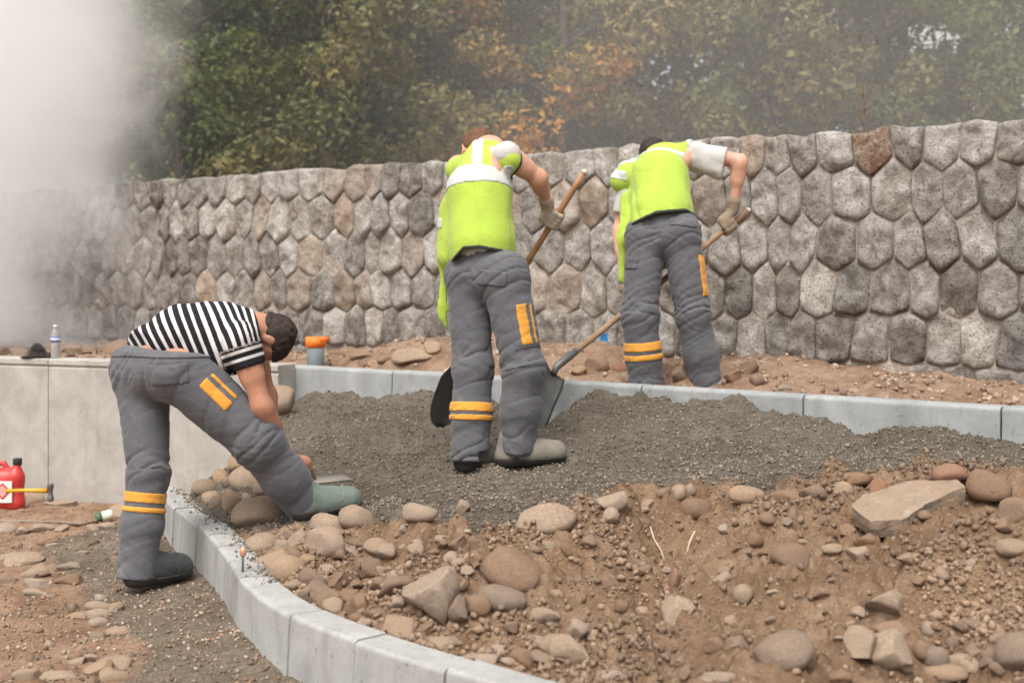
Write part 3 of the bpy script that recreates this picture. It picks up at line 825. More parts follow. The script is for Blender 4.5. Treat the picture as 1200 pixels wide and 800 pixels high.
def trousers(J, rad, body, o, seed, mat_=None, waist=None, upv=None, cuff=.02, belly=.125, h=.0064, am=.0066):
    wt = waist
    prims = [(J['hipL'], J['hipR'], rad[0], rad[0]), (J['hipL'] * .5 + J['hipR'] * .5, wt, belly, belly * .92, J['fwd'], 1.15)]
    bones = []
    for s in 'LR':
        r = rad
        if isinstance(rad[1], dict): r = rad[1][s]
        end = J['an' + s] + unit(J['an' + s] - J['kn' + s]) * cuff
        mid = .5 * (J['kn' + s] + end)
        prims += [(J['hip' + s], J['kn' + s], r[1], r[2]), (J['kn' + s], mid, r[2], r[3]), (mid, end, r[3], r[4])]
        bones += [(J['hip' + s], J['kn' + s], r[1], r[2]), (J['kn' + s], end, r[2], r[4])]
    base = field(prims, .045)
    up = unit(wt - (J['hipL'] + J['hipR']) / 2) if upv is None else unit(upv)
    ends = [(J['an' + s] + unit(J['an' + s] - J['kn' + s]) * cuff, unit(J['an' + s] - J['kn' + s])) for s in 'LR']
    def f(P):
        d = base(P) + limb_fold(P, bones, seed, am)
        e_ = (P - wt) @ up; hh = np.clip(.5 - .5 * (d - e_) / .035, 0, 1); d = d + (e_ - d) * hh + .035 * hh * (1 - hh)
        for e, ax in ends:
            v = P - e; near = np.linalg.norm(v, axis=1) < .2
            d = np.where(near, np.maximum(d, v @ ax), d)
        return d
    bd = bounds(prims)
    t = build_field('trousers', f, bd, h, mat_ or M_trouser, body, o)
    return t, f, bd
def band(name, f, bd_pts, region, off, mat_, parent, o, h=.0065):
    """a strip sewn on a garment: the garment's own surface, raised, inside a region"""
    lo, hi = bd_pts
    return build_field(name, lambda P: np.maximum(f(P) - off, region(P)), (lo, hi), h, mat_, parent, o)
def leg_bands(J, s, f, tro, o, fr, widths=((0, .047), (.062, .09))):
    a, b = J['kn' + s], J['an' + s]; ax = unit(b - a); L = np.linalg.norm(b - a)
    for w0, w1 in widths:
        s0, s1 = L * fr + w0, L * fr + w1; c = a + ax * (s0 + s1) / 2
        reg = lambda P, s0=s0, s1=s1, c=c: np.maximum(np.maximum(s0 - (P - a) @ ax, (P - a) @ ax - s1), np.linalg.norm((P - c) - ((P - c) @ ax)[:, None] * ax, axis=1) - .135)
        band('reflective_band', f, (c - .2, c + .2), reg, .005, M_orange, tro, o)
def patch(name, f, c, ax, side, outw, l, w, off, mat_, tro, o, h=.0065):
    ax = unit(ax); side = unit(side - (side @ ax) * ax)
    reg = lambda P: np.maximum(np.maximum(np.abs((P - c) @ ax) - l / 2, np.abs((P - c) @ side) - w / 2), -((P - c) @ outw) - .07)
    m = max(l, w) / 2 + .15
    return band(name, f, (c - m, c + m), reg, off, mat_, tro, o, h)
def shoes(J, s, heel, toe, mat_, body, o, laces=None):
    P, fu, fs, d, up, sd_ = foot_field(heel, toe)
    sh = build_field('shoe', lambda Q: fu(Q) + fbm(Q * 30, 3) * .006, bounds(P), .0062, mat_, body, o)
    build_field('sole', fs, bounds(P), .0062, M_sole, sh, o)
    L = np.linalg.norm(toe - heel)
    build_field('toe_cap', lambda Q: np.maximum(np.maximum(fu(Q) + fbm(Q * 30, 3) * .006 - .0045, L * .76 - (Q - heel) @ d - .25 * np.abs((Q - heel) @ sd_)), .02 - (Q - heel) @ up), bounds(P), .0062, mat_, sh, o)
    mb = MB()
    for k in range(4):
        c = heel + d * L * (.42 + .09 * k) + up * (.126 - .012 * k)
        mb.tube([c - sd_ * .03 - up * .012, c + up * .004, c + sd_ * .03 - up * .012], .0042, 6)
    lo_ = mb.build('laces', laces or M_sole, sh); lo_.data.transform(Matrix.Translation(Vector(-o)))
    return sh
def polydist(P, pts):
    """arc length along a polyline of the nearest point"""
    best = np.full(len(P), 1e9); s = np.zeros(len(P)); acc = 0
    for i in range(len(pts) - 1):
        a, b = pts[i], pts[i + 1]; ab = b - a; L = np.linalg.norm(ab); t = (P - a) @ ab / L ** 2
        tc = np.clip(t, 0 if i else -3, 1 if i < len(pts) - 2 else 3); d = np.linalg.norm(P - a - tc[:, None] * ab, axis=1)
        m = d < best; s = np.where(m, acc + tc * L, s); best = np.minimum(best, d); acc += L
    return s
def vfold(P, seed, fwd, amp=.008, fx=11, fz=3):
    r = unit(np.cross(fwd, [0, 0, 1])); q = np.c_[(P @ r) * fx + seed, (P @ fwd) * fx, P[:, 2] * fz + (P @ r) * 2]
    wp = fbm(q * .5 + 3, 2)[:, None]; n1 = 1 - 2 * np.abs(vnoise(q + wp * 1.8) - .5)
    q2 = np.c_[(P @ r) * fx * .5 + P[:, 2] * fx * .9, (P @ fwd) * fx * .5, P[:, 2] * fx * .6 - (P @ r) * fx * .3 + seed]; n2 = 1 - 2 * np.abs(vnoise(q2 * 1.2 + wp * 2) - .5)
    return (n1 ** 3.0 - .25) * amp * .9 + (n2 ** 4.0 - .2) * amp * .5

# ---------------------------------------------------------------- shovels
M_ash = simple('ash wood handle', lin(158, 118, 82), .6, .3, 40, .004, .25, nscale=20)
M_ash_grey = simple('weathered wood handle', lin(146, 118, 92), .75, .3, 40, .004, .25, nscale=20)
M_steel = simple('worn steel', lin(112, 112, 110), .5, .25, 50, .003, .25, metal=.6)
M_cap = simple('handle cap', lin(206, 192, 178), .7)
M_tapey = simple('yellow mark', lin(206, 168, 62), .7)
def shovel(top, socket, tip, label, wood, face, square=False, wmax=.125):
    """handle from top to socket; blade from socket to tip, its hollow side turned to face"""
    e = props(empty('shovel', tip), label, 'shovel', None)
    ld = lambda p: np.asarray(p) - tip
    mb = MB(); n = 14
    pts = [top + (socket - top) * t for t in np.linspace(0, 1, n)]
    sag = unit(face) * .012
    pts = [p + sag * math.sin(math.pi * i / (n - 1)) for i, p in enumerate(pts)]
    mb.tube([ld(p) for p in pts], [.0165 + .0025 * (i / n) for i in range(n)], 14); h = mb.build('handle', wood, e, True)
    mb = MB(); d = unit(top - socket); mb.tube([ld(top - d * .002), ld(top + d * .012), ld(top + d * .02)], [.0175, .016, .008], 14); mb.build('handle_cap', M_cap, h, True)
    ax = unit(tip - socket); s = unit(np.cross(ax, face)); nf = np.cross(s, ax); nf = nf if nf @ face > 0 else -nf
    mb = MB(); mb.tube([ld(socket - unit(socket - top) * .16), ld(socket), ld(socket + ax * .05)], [.0215, .023, .017], 14); mb.build('socket', M_steel, e, True)
    L = np.linalg.norm(tip - socket); nu, nv = 15, 13; Vf = []
    for side in (0, 1):
        for i in range(nu):
            t = i / (nu - 1)
            if square: w = wmax * (.85 + .15 * min(1, t * 6)) 
            else: w = wmax * (min(1, .72 + t * 2.2) if t < .55 else math.sqrt(max(0.02, 1 - ((t - .55) / .455) ** 2)))
            for j in range(nv):
                v = (j / (nv - 1) - .5) * 2
                dish = -.030 * (1 - v * v) * (1 - .55 * t) - .012 * math.sin(math.pi * t)
                Vf.append(ld(socket + ax * (.03 + t * (L - .03)) + s * v * w + nf * (dish + .012) - nf * (.0028 * side)))
    idx = lambda sd, i, j: sd * nu * nv + i * nv + j; Fc = []
    for i in range(nu - 1):
        for j in range(nv - 1):
            Fc.append([idx(0, i, j), idx(0, i, j + 1), idx(0, i + 1, j + 1), idx(0, i + 1, j)]); Fc.append([idx(1, i, j), idx(1, i + 1, j), idx(1, i + 1, j + 1), idx(1, i, j + 1)])
    for i in range(nu - 1):
        for j in (0, nv - 1): Fc.append([idx(0, i, j), idx(0, i + 1, j), idx(1, i + 1, j), idx(1, i, j)])
    for j in range(nv - 1):
        for i in (0, nu - 1): Fc.append([idx(0, i, j), idx(1, i, j), idx(1, i, j + 1), idx(0, i, j + 1)])
    b = obj('blade', mesh_np('blade', Vf, Fc), M_steel, e)
    bm = bmesh.new(); bm.from_mesh(b.data); bmesh.ops.recalc_face_normals(bm, faces=list(bm.faces)); bm.to_mesh(b.data); bm.free()
    return e

# ================================================================ worker with the striped shirt
zs = lambda P, z: np.array([P[0], P[1], z])
J1 = dict(hipL=W(166, 434, 5.70), hipR=W(210, 432, 5.54), knL=W(174, 552, 5.60), knR=W(300, 516, 5.58), anL=W(160, 664, 5.54), anR=W(357, 590, 5.74),
          spine=[W(184, 424, 5.62), W(205, 394, 5.64), W(258, 392, 5.68), W(296, 384, 5.72)],
          shL=W(292, 396, 5.90), shR=W(282, 398, 5.53), elL=W(312, 462, 5.95), elR=W(306, 474, 5.53), wrL=W(318, 508, 5.80), wrR=W(337, 533, 5.70),
          footL=unit([.75, .65, 0]), footR=unit([.92, .36, .16]), fwd=unit([.25, .35, -.9]))
flo = np.array([unit([.9, .35, .05])])[0]
fl_c = W(352, 549, 5.84)
hd1 = (W(315, 395, 5.75), unit([.80, .15, -.42]), unit([-.4, .12, -.9]))
hd1 = (hd1[0], hd1[1], unit(hd1[2] - (hd1[2] @ hd1[1]) * hd1[1]))
M_W1 = make_person('person', 'man in black and white striped shirt bending over beside the curved kerb', J1, dict(torso=(.108, .105, .12, .085)), M_skin_tan, M_hair_dark, hd1, .0068,
                   grips=[(J1['wrR'], fl_c, flo, .014, 1.0), (J1['wrL'], W(318, 520, 5.74), unit([.3, .2, .9]), .03, -1.0)])
b1, o1 = M_W1
R1 = [.135, {'L': (0, .125, .088, .086, .084), 'R': (0, .140, .110, .098, .090)}]
t1, f1, bd1 = trousers(J1, R1, b1, o1, 3.1, None, W(187, 408, 5.63), (.10, .0, 1), .05, .135)
leg_bands(J1, 'L', f1, t1, o1, .22, ((0, .044), (.062, .085)))
ax_ = unit(J1['knR'] - J1['hipR']); ou = unit([.1, -.9, .45]); sd1 = np.cross(ax_, ou); pc = W(254, 461, 5.42)
patch('orange_patch', f1, pc, ax_, sd1, ou, .155, .050, .005, M_orange, t1, o1)
patch('orange_patch', f1, pc - unit(sd1) * .052 * np.sign(-sd1[2]), ax_, sd1, ou, .15, .018, .005, M_orange, t1, o1)
patch('back_pocket', f1, W(199, 436, 5.45), unit([1, .1, .12]), unit([0, -.2, 1]), unit([-.1, -1, .2]), .17, .085, .005, M_trouser, t1, o1)
patch('waistband', f1, W(190, 414, 5.6), unit([1, -.2, 0]), unit([.05, 0, 1]), unit([0, 0, .001]), .6, .03, .006, M_trouser, t1, o1)
# shirt
sp1 = list(np.array([W(112, 470, 5.62), W(160, 432, 5.62), W(202, 406, 5.64), W(245, 388, 5.67), W(290, 374, 5.72), W(335, 364, 5.75)]))
_c = []
for i in range(len(sp1) - 1):
    p0, p1, p2, p3 = sp1[max(i - 1, 0)], sp1[i], sp1[i + 1], sp1[min(i + 2, len(sp1) - 1)]
    for k in range(6):
        t = k / 6; _c.append(.5 * (2 * p1 + (p2 - p0) * t + (2 * p0 - 5 * p1 + 4 * p2 - p3) * t * t + (3 * p1 - p0 - 3 * p2 + p3) * t ** 3))
sp1 = _c + [sp1[-1]]
shp = [(W(170, 412, 5.64), W(215, 394, 5.64), .115, .142, J1['fwd'], 1.08), (W(215, 394, 5.64), W(262, 394, 5.68), .148, .158, J1['fwd'], 1.02), (W(262, 394, 5.68), W(290, 388, 5.71), .155, .105, J1['fwd'], 1.08),
       (J1['shL'], J1['shR'], .075, .075), (J1['shR'], J1['shR'] + (J1['elR'] - J1['shR']) * .42, .078, .072), (J1['shL'], J1['shL'] + (J1['elL'] - J1['shL']) * .42, .078, .072),
       (W(235, 405, 5.60), W(266, 416, 5.61), .10, .095)]
sf0 = field(shp, .035); hemn = unit([.62, .62, .2]); hemc = W(180, 404, 5.52)
shA, shB = J1['shR'], J1['elR']
def arm_s(P, a, b): return (P - a) @ unit(b - a)
def shirt1(P):
    q = np.c_[P[:, 0] * 14, P[:, 1] * 9, P[:, 2] * 9]
    d = sf0(P) + (1 - 2 * np.abs(vnoise(q + 4) - .5) - .5) * .012 + (vnoise(q * 2.6) - .5) * .006
    d = np.maximum(d, -(P - hemc) @ hemn)
    for s in 'RL':
        a, b = J1['sh' + s], J1['el' + s]; t = arm_s(P, a, b)
        d = np.where((np.linalg.norm(P - (a + (b - a) * .42), axis=1) < .13), np.maximum(d, t - .42 * np.linalg.norm(b - a)), d)
    nk = unit(J1['spine'][3] - J1['spine'][2])
    return np.maximum(d, (P - W(301, 381, 5.73)) @ nk)
def along1(P):
    s = polydist(P, sp1)
    for S in 'RL':
        a, b = J1['sh' + S], J1['el' + S]; t = arm_s(P, a, b); d = np.linalg.norm(P - a - np.clip(t, 0, .2)[:, None] * unit(b - a), axis=1)
        ok = (t > .03) & (d < .105); s = np.where(ok, t + .01, s)
    return s
def hem1(P):
    out = np.zeros(len(P))
    for S in 'RL':
        a, b = J1['sh' + S], J1['el' + S]; t = arm_s(P, a, b); L = .42 * np.linalg.norm(b - a)
        ok = (t > L - .02) & (np.linalg.norm(P - (a + (b - a) * .42), axis=1) < .12); out = np.where(ok, 1., out)
    return out
build_field('striped_shirt', shirt1, bounds(shp), .0075, M_stripe, b1, o1, 0, {'along': along1, 'hem': hem1})
shoes(J1, 'L', W(152, 686, 5.50), W(152, 686, 5.50) + J1['footL'] * .28 * np.array([1, 1, 0]), M_boot_dark, b1, o1)
hr = W(349, 609, 5.70); shoes(J1, 'R', hr, hr + unit([.95, .22, .15]) * .285, M_boot_green, b1, o1, M_lace)
# float he smooths the mortar with
fl = props(empty('plastering_float', fl_c - np.array([0, 0, .05])), 'flat grey plastering float lying under the bending man\'s hand on the gravel', 'float')
q_ = Vector(flo).to_track_quat('X', 'Z').to_matrix(); rotm = np.array(q_)
mb = MB(); mb.box(np.array([0.06, .02, -.012]) @ rotm.T, (.32, .20, .012), rotm); mb.build('plate', simple('grey float plate', lin(138, 131, 121), .8), fl, bevel=.003)
mb = MB(); mb.tube([rotm @ np.array([x, 0, z]) for x, z in ((-.06, -.005), (-.06, .05), (.06, .05), (.06, -.005))], .013, 10); mb.build('handle', M_ash_grey, fl, True)

# ================================================================ worker with the brown hair, in the middle
J2 = dict(hipL=W(549, 322, 6.42), hipR=W(591, 322, 6.30), knL=W(554, 432, 6.38), knR=W(613, 430, 6.26), anL=W(551, 526, 6.33), anR=W(608, 515, 6.29),
          spine=[W(570, 318, 6.36), W(567, 285, 6.38), W(566, 222, 6.46), W(574, 178, 6.62)],
          shL=W(538, 196, 6.76), shR=W(594, 182, 6.42), elL=W(548, 268, 6.95), elR=W(630, 208, 6.50), wrL=W(590, 318, 6.92), wrR=W(643, 243, 6.74),
          footL=unit([.62, .75, 0]), footR=unit([.97, .1, 0]), fwd=unit([-.15, .95, -.3]))
top2, soc2, tip2 = W(684, 203, 6.66), W(541, 424, 6.98), W(515, 500, 7.16)
hdl2 = unit(soc2 - top2)
def on_handle(top, soc, px): 
    t = np.linspace(0, 1, 400); P = top + (soc - top) * t[:, None]; x = 600 + P[:, 0] * F / P[:, 1]; return P[np.abs(x - px).argmin()]
g2R = on_handle(top2, soc2, 649); g2L = on_handle(top2, soc2, 603)
J2['wrR'] = g2R + np.array([-.035, -.055, .075]); J2['wrL'] = g2L + np.array([-.06, .03, .06])
hd2 = (W(559, 178, 6.84), unit([-.05, .62, .70]), unit([-.35, .62, -.62])); hd2 = (hd2[0], hd2[1], unit(hd2[2] - (hd2[2] @ hd2[1]) * hd2[1]))
b2, o2 = make_person('person', 'brown haired man in lime vest shovelling in front of the straight kerb', J2, dict(torso=(.108, .10, .12, .09)), M_skin, M_hair_brown, hd2, .0075,
                     grips=[(J2['wrR'], g2R, -hdl2, .018, 1.0, .72), (J2['wrL'], g2L, -hdl2, .018, 1.0, .72)])
R2 = [.116, {'L': (0, .114, .098, .096, .096), 'R': (0, .118, .104, .098, .090)}]
t2, f2, bd2 = trousers(J2, R2, b2, o2, 7.7, None, W(568, 276, 6.38), None, .06, .124)
leg_bands(J2, 'L', f2, t2, o2, .42, ((0, .047), (.062, .09)))
axr = unit(J2['knR'] - J2['hipR']); our = unit([.80, -.6, 0]); sdr = np.cross(axr, our)
pc2 = W(614, 380, 6.18)
patch('orange_patch', f2, pc2, axr, sdr, our, .20, .050, .005, M_orange, t2, o2)
patch('orange_patch', f2, pc2 + unit([.60, .80, 0]) * .055, axr, unit([.6, .8, 0]), our, .19, .020, .005, M_orange, t2, o2)
patch('back_pocket', f2, W(577, 326, 6.18), unit([1, 0, -.1]), unit([0, 0, 1]), unit([0, -1, 0]), .14, .075, .006, M_trouser, t2, o2)
patch('cargo_pocket', f2, W(616, 382, 6.2), axr, unit([.6, .8, 0]), our, .22, .13, .003, M_trouser, t2, o2)
def tee(J, frac, seed, body, o, mat_, extra=(), tor=(.122, .125, .135, .09), h=.0085, low=0, sr=.070):
    sp = J['spine']
    pr = [(sp[0], sp[1], tor[0], tor[1], J['fwd'], 1.2), (sp[1], sp[2], tor[1], tor[2], J['fwd'], 1.2), (sp[2], sp[3], tor[2], tor[3], J['fwd'], 1.2), (J['shL'], J['shR'], .068, .068)]
    for s in 'LR': pr.append((J['sh' + s], J['sh' + s] + (J['el' + s] - J['sh' + s]) * frac[s], sr, sr))
    pr += list(extra)
    f0 = field(pr, .03)
    def f(P):
        d = f0(P) + vfold(P, seed, J['fwd'], .010)
        for s in 'LR':
            a, b = J['sh' + s], J['el' + s]; e = a + (b - a) * frac[s]
            d = np.where(np.linalg.norm(P - e, axis=1) < .14, np.maximum(d, (P - e) @ unit(b - a)), d)
        d = np.maximum(d, (P - (sp[3] + unit(sp[3] - sp[2]) * .005)) @ unit(sp[3] - sp[2]))
        return np.maximum(d, -(P - sp[0] - unit(sp[1] - sp[0]) * low) @ unit(sp[1] - sp[0]))
    return build_field('t_shirt', f, bounds(pr), h, mat_, body, o)
tee(J2, dict(L=.35, R=.17), 1.3, b2, o2, M_white, low=.05, sr=.0635)
# vest
def vest(J, prims, cuts, seed, body, o, h=.0074, amp=.010, fx=8):
    f0 = field(prims, .04)
    def f(P):
        d = f0(P) + vfold(P, seed, J['fwd'], amp, fx)
        for c in cuts: d = np.maximum(d, c(P))
        return d
    bd = bounds(prims)
    return build_field('safety_vest', f, bd, h, M_lime, body, o), f, bd
sp2 = J2['spine']
vp2 = [(W(566, 300, 6.38), W(566, 285, 6.38), .160, .158, J2['fwd'], 1.1), (W(566, 285, 6.38), W(563, 225, 6.46), .158, .165, J2['fwd'], 1.08), (W(563, 225, 6.46), W(572, 185, 6.6), .155, .115, J2['fwd'], 1.1),
       (W(541, 200, 6.72), W(596, 187, 6.42), .085, .078), (W(538, 248, 6.52), W(531, 300, 6.47), .108, .085), (W(527, 290, 6.5), W(522, 370, 6.47), .055, .036, unit([.35, -.93, 0]), 3.2), (W(523, 360, 6.47), W(527, 386, 6.47), .036, .016, unit([.35, -.93, 0]), 3.0)]
aR = J2['shR']; aRd = unit(J2['elR'] - aR)
def hem2(P):  # lower edge of the back panel, slanting down to the right side, cut away above the hanging front
    px = 600 + P[:, 0] * F / P[:, 1]
    zh = np.interp(px, [500, 524, 530, 543, 562, 590, 616, 640], [0, 0] + [CZ - (y - HZ) * 6.28 / F for y in (306, 292, 291, 296, 311, 318)])
    return np.minimum(zh - P[:, 2], .2) * .75
acut = lambda P: -(np.linalg.norm((P - (aR + aRd * .095)) - np.clip((P - (aR + aRd * .095)) @ aRd, 0, 1)[:, None] * aRd, axis=1) - .070) * 1.0
acut2 = lambda P: np.minimum(acut(P), .05) 
neckcut = lambda P: (P - (sp2[3] - unit(sp2[3] - sp2[2]) * .0)) @ unit(sp2[3] - sp2[2])
v2, vf2, vb2 = vest(J2, vp2, [hem2, acut, neckcut], 2.2, b2, o2)
def strip(f, bd, region, name, mat_, parent, o, off=.004, h=.0066):
    return build_field(name, lambda P: np.maximum(f(P) - off, region(P)), (bd[0] - .01, bd[1] + .01), h, mat_, parent, o)
along2 = lambda P: polydist(P, [W(566, 300, 6.38)] + sp2[1:])
s_b = along2(np.array([W(560, 205, 6.33)]))[0]
strip(vf2, vb2, lambda P: np.abs(along2(P) - s_b - .012) - .026, 'reflective_band', M_refl, v2, o2)
strip(vf2, vb2, lambda P: np.maximum(np.abs((P - W(561, 190, 6.35)) @ unit([1, .25, -.35])) - .024, s_b + .03 - along2(P)), 'reflective_band', M_refl, v2, o2)
strip(vf2, vb2, lambda P: np.maximum(np.abs(P[:, 2] - W(516, 262, 6.5)[2]) - .027, (600 + P[:, 0] * F / P[:, 1]) - 521), 'reflective_band', M_refl, v2, o2)
strip(vf2, vb2, lambda P: np.abs(hem2(P) + .006) - .006, 'piping', M_pipe, v2, o2, .005)
strip(vf2, vb2, lambda P: np.abs(acut(P) + .007) - .007, 'piping', M_pipe, v2, o2, .005)
for s, g, wr, sd_ in (('R', g2R, J2['wrR'], 1.0), ('L', g2L, J2['wrL'], 1.0)):
    gp = grip_prims(wr, g, -hdl2, .018, sd_); gp.append((wr + unit(J2['el' + s] - wr) * .045, wr, .034, .031))
    gf = field(gp, .009)
    build_field('glove', lambda P, gf=gf: gf(P) - .005 + fbm(P * 60, 2) * .004, bounds(gp), .0045, M_glove, b2, o2)
hl2 = W(541, 551, 6.31); shoes(J2, 'L', hl2, hl2 + J2['footL'] * .29, M_boot, b2, o2)
hr2 = W(586, 545, 6.29); shoes(J2, 'R', hr2, hr2 + unit([.98, .06, .06]) * .32, M_boot, b2, o2)
shovel(top2, soc2, tip2, 'long shovel with reddish wooden handle and dark round blade held by brown haired man', M_ash, unit([.55, -.8, .2]), wmax=.105)

# ================================================================ worker behind the straight kerb
J3 = dict(hipL=W(757, 276, 7.52), hipR=W(797, 272, 7.48), knL=W(750, 370, 7.48), knR=W(812, 368, 7.46), anL=W(757, 453, 7.50), anR=W(828, 450, 7.50),
          spine=[W(776, 272, 7.5), W(776, 250, 7.55), W(774, 210, 7.70), W(778, 186, 7.86)],
          shL=W(740, 206, 7.82), shR=W(812, 179, 7.76), elL=W(727, 268, 7.84), elR=W(867, 189, 7.70), wrL=W(738, 340, 7.72), wrR=W(860, 238, 7.74),
          footL=unit([-.2, .95, 0]), footR=unit([.35, .9, 0]), fwd=unit([-.05, .80, -.6]))
top3, soc3, tip3 = W(876, 247, 7.80), W(652, 430, 7.44), W(622, 502, 7.20)
hdl3 = unit(soc3 - top3)
g3R = on_handle(top3, soc3, 853); g3L = on_handle(top3, soc3, 745)
J3['wrR'] = g3R + np.array([.03, -.01, .10]); J3['wrL'] = g3L + np.array([-.06, .03, .08])
hd3 = (W(766, 185, 8.06), unit([-.1, .85, .45]), unit([0, .4, -.9])); hd3 = (hd3[0], hd3[1], unit(hd3[2] - (hd3[2] @ hd3[1]) * hd3[1]))
b3, o3 = make_person('person', 'man in lime vest and white sleeves shovelling on the terrace against the stone wall', J3, dict(torso=(.108, .105, .12, .09)), M_skin, M_hair_dark, hd3, .0082,
                     grips=[(J3['wrR'], g3R, -hdl3, .018, 1.0, .72), (J3['wrL'], g3L, -hdl3, .018, 1.0, .72)])
R3 = [.118, {'L': (0, .115, .106, .100, .097), 'R': (0, .114, .102, .098, .097)}]
t3, f3, bd3 = trousers(J3, R3, b3, o3, 12.4, None, W(776, 240, 7.55), None, .05, .132)
leg_bands(J3, 'L', f3, t3, o3, .36, ((0, .052), (.072, .105)))
ax3 = unit(J3['knR'] - J3['hipR']); ou3 = unit([.92, -.40, 0]); pc3 = W(829, 322, 7.40)
patch('orange_patch', f3, pc3, ax3, unit([.4, .92, 0]), ou3, .24, .050, .005, M_orange, t3, o3)
patch('orange_patch', f3, pc3 + unit([.4, .92, 0]) * .052, ax3, unit([.4, .92, 0]), ou3, .22, .020, .005, M_orange, t3, o3)
patch('back_pocket', f3, W(802, 260, 7.35), unit([1, 0, -.12]), unit([0, 0, 1]), unit([0, -1, 0]), .16, .05, .007, M_trouser, t3, o3)
patch('cargo_pocket', f3, W(738, 308, 7.40), unit([.1, 0, 1]), unit([1, 0, 0]), unit([-.5, -.85, 0]), .07, .09, .006, M_trouser, t3, o3)
pr3 = dict(L=.72, R=.70)
tee(J3, pr3, 4.4, b3, o3, M_white, [(J3['shR'] + np.array([.02, 0, -.05]), J3['shR'] + (J3['elR'] - J3['shR']) * .62 + np.array([0, 0, -.085]), .07, .055)], low=.05)
vp3 = [(W(774, 272, 7.50), W(776, 250, 7.54), .185, .175, J3['fwd'], 1.12), (W(776, 250, 7.54), W(773, 208, 7.70), .175, .172, J3['fwd'], 1.1), (W(773, 208, 7.70), W(778, 186, 7.84), .165, .12, J3['fwd'], 1.1),
       (W(742, 206, 7.80), W(808, 180, 7.78), .088, .085), (W(742, 235, 7.74), W(738, 280, 7.62), .08, .075), (W(735, 270, 7.62), W(732, 325, 7.60), .060, .040, unit([.2, -.97, 0]), 3.0), (W(739, 204, 7.82), W(731, 212, 7.83), .085, .083)]
a3 = J3['shR']; a3d = unit(J3['elR'] - a3)
acut3 = lambda P: -(np.linalg.norm((P - (a3 + a3d * .035)) - np.clip((P - (a3 + a3d * .035)) @ a3d, 0, 1)[:, None] * a3d, axis=1) - .092)
def hem3(P):
    px = 600 + P[:, 0] * F / P[:, 1]
    zh = np.interp(px, [700, 731, 735, 742, 769, 804, 828, 850], [0, 0] + [CZ - (y - HZ) * 7.38 / F for y in (268, 262, 250, 247, 258, 264)])
    return np.minimum(zh - P[:, 2], .2) * .75
neck3 = lambda P: (P - (J3['spine'][3] + unit(J3['spine'][3] - J3['spine'][2]) * .01)) @ unit(J3['spine'][3] - J3['spine'][2])
v3, vf3, vb3 = vest(J3, vp3, [hem3, acut3, neck3], 9.1, b3, o3)
along3 = lambda P: polydist(P, [W(774, 272, 7.50)] + J3['spine'][1:])
s3 = along3(np.array([W(775, 180, 7.70)]))[0]
strip(vf3, vb3, lambda P: np.abs(along3(P) - s3) - .022, 'reflective_band', M_refl, v3, o3)
strip(vf3, vb3, lambda P: np.maximum(np.abs((P - W(812, 176, 7.66)) @ unit([1, 0, .1])) - .022, s3 - along3(P)), 'reflective_band', M_refl, v3, o3)
strip(vf3, vb3, lambda P: np.maximum(np.abs((P - W(731, 206, 7.75)) @ unit([.25, 0, 1])) - .03, (600 + P[:, 0] * F / P[:, 1]) - 738), 'reflective_band', M_refl, v3, o3)
strip(vf3, vb3, lambda P: np.abs(hem3(P) + .006) - .006, 'piping', M_pipe, v3, o3, .005)
for s, g, wr in (('R', g3R, J3['wrR']), ('L', g3L, J3['wrL'])):
    gp = grip_prims(wr, g, -hdl3, .018, 1.0); gp.append((wr + unit(J3['el' + s] - wr) * .05, wr, .036, .032))
    gf = field(gp, .009)
    build_field('glove', lambda P, gf=gf: gf(P) - .005 + fbm(P * 60, 2) * .004, bounds(gp), .005, M_glove2, b3, o3)
tz = lambda p: zs(p, float(terrace_h(np.array([[p[0], p[1]]]), True)[0]) - .005)
for s, d in (('L', J3['footL']), ('R', J3['footR'])):
    a = J3['an' + s]; hh = a - d * .07; hh = zs(hh, a[2] - .10); shoes(J3, s, hh, hh + d * .29, M_boot, b3, o3)
shovel(top3, soc3, tip3, 'shovel with long weathered handle and grey square blade resting over the straight kerb', M_ash_grey, unit([.75, -.6, .3]), square=True, wmax=.10)
# ---------------------------------------------------------------- loose stones
DU = lin(154, 128, 104)
M_rk = [rock_mat('tan cobble', [(.3, lin(142, 119, 99)), (.5, lin(172, 149, 127)), (.72, lin(192, 172, 151))], 9, lin(130, 109, 92), DU, .5, .3, .12),
        rock_mat('brown stone', [(.3, lin(118, 94, 77)), (.5, lin(148, 121, 101)), (.72, lin(172, 146, 124))], 9, lin(104, 84, 69), DU, .6, .3, .12),
        rock_mat('pale stone', [(.3, lin(154, 135, 117)), (.5, lin(180, 161, 142)), (.72, lin(202, 187, 170))], 8, lin(138, 120, 104), DU, .55, .3, .10),
        rock_mat('grey stone', [(.3, lin(124, 109, 96)), (.5, lin(152, 136, 121)), (.72, lin(174, 159, 144))], 9, lin(104, 92, 82), DU, .6, .3, .12),
        rock_mat('reddish stone', [(.3, lin(128, 92, 75)), (.5, lin(154, 115, 94)), (.72, lin(176, 142, 120))], 9, lin(112, 82, 67), DU, .5, .3, .10)]
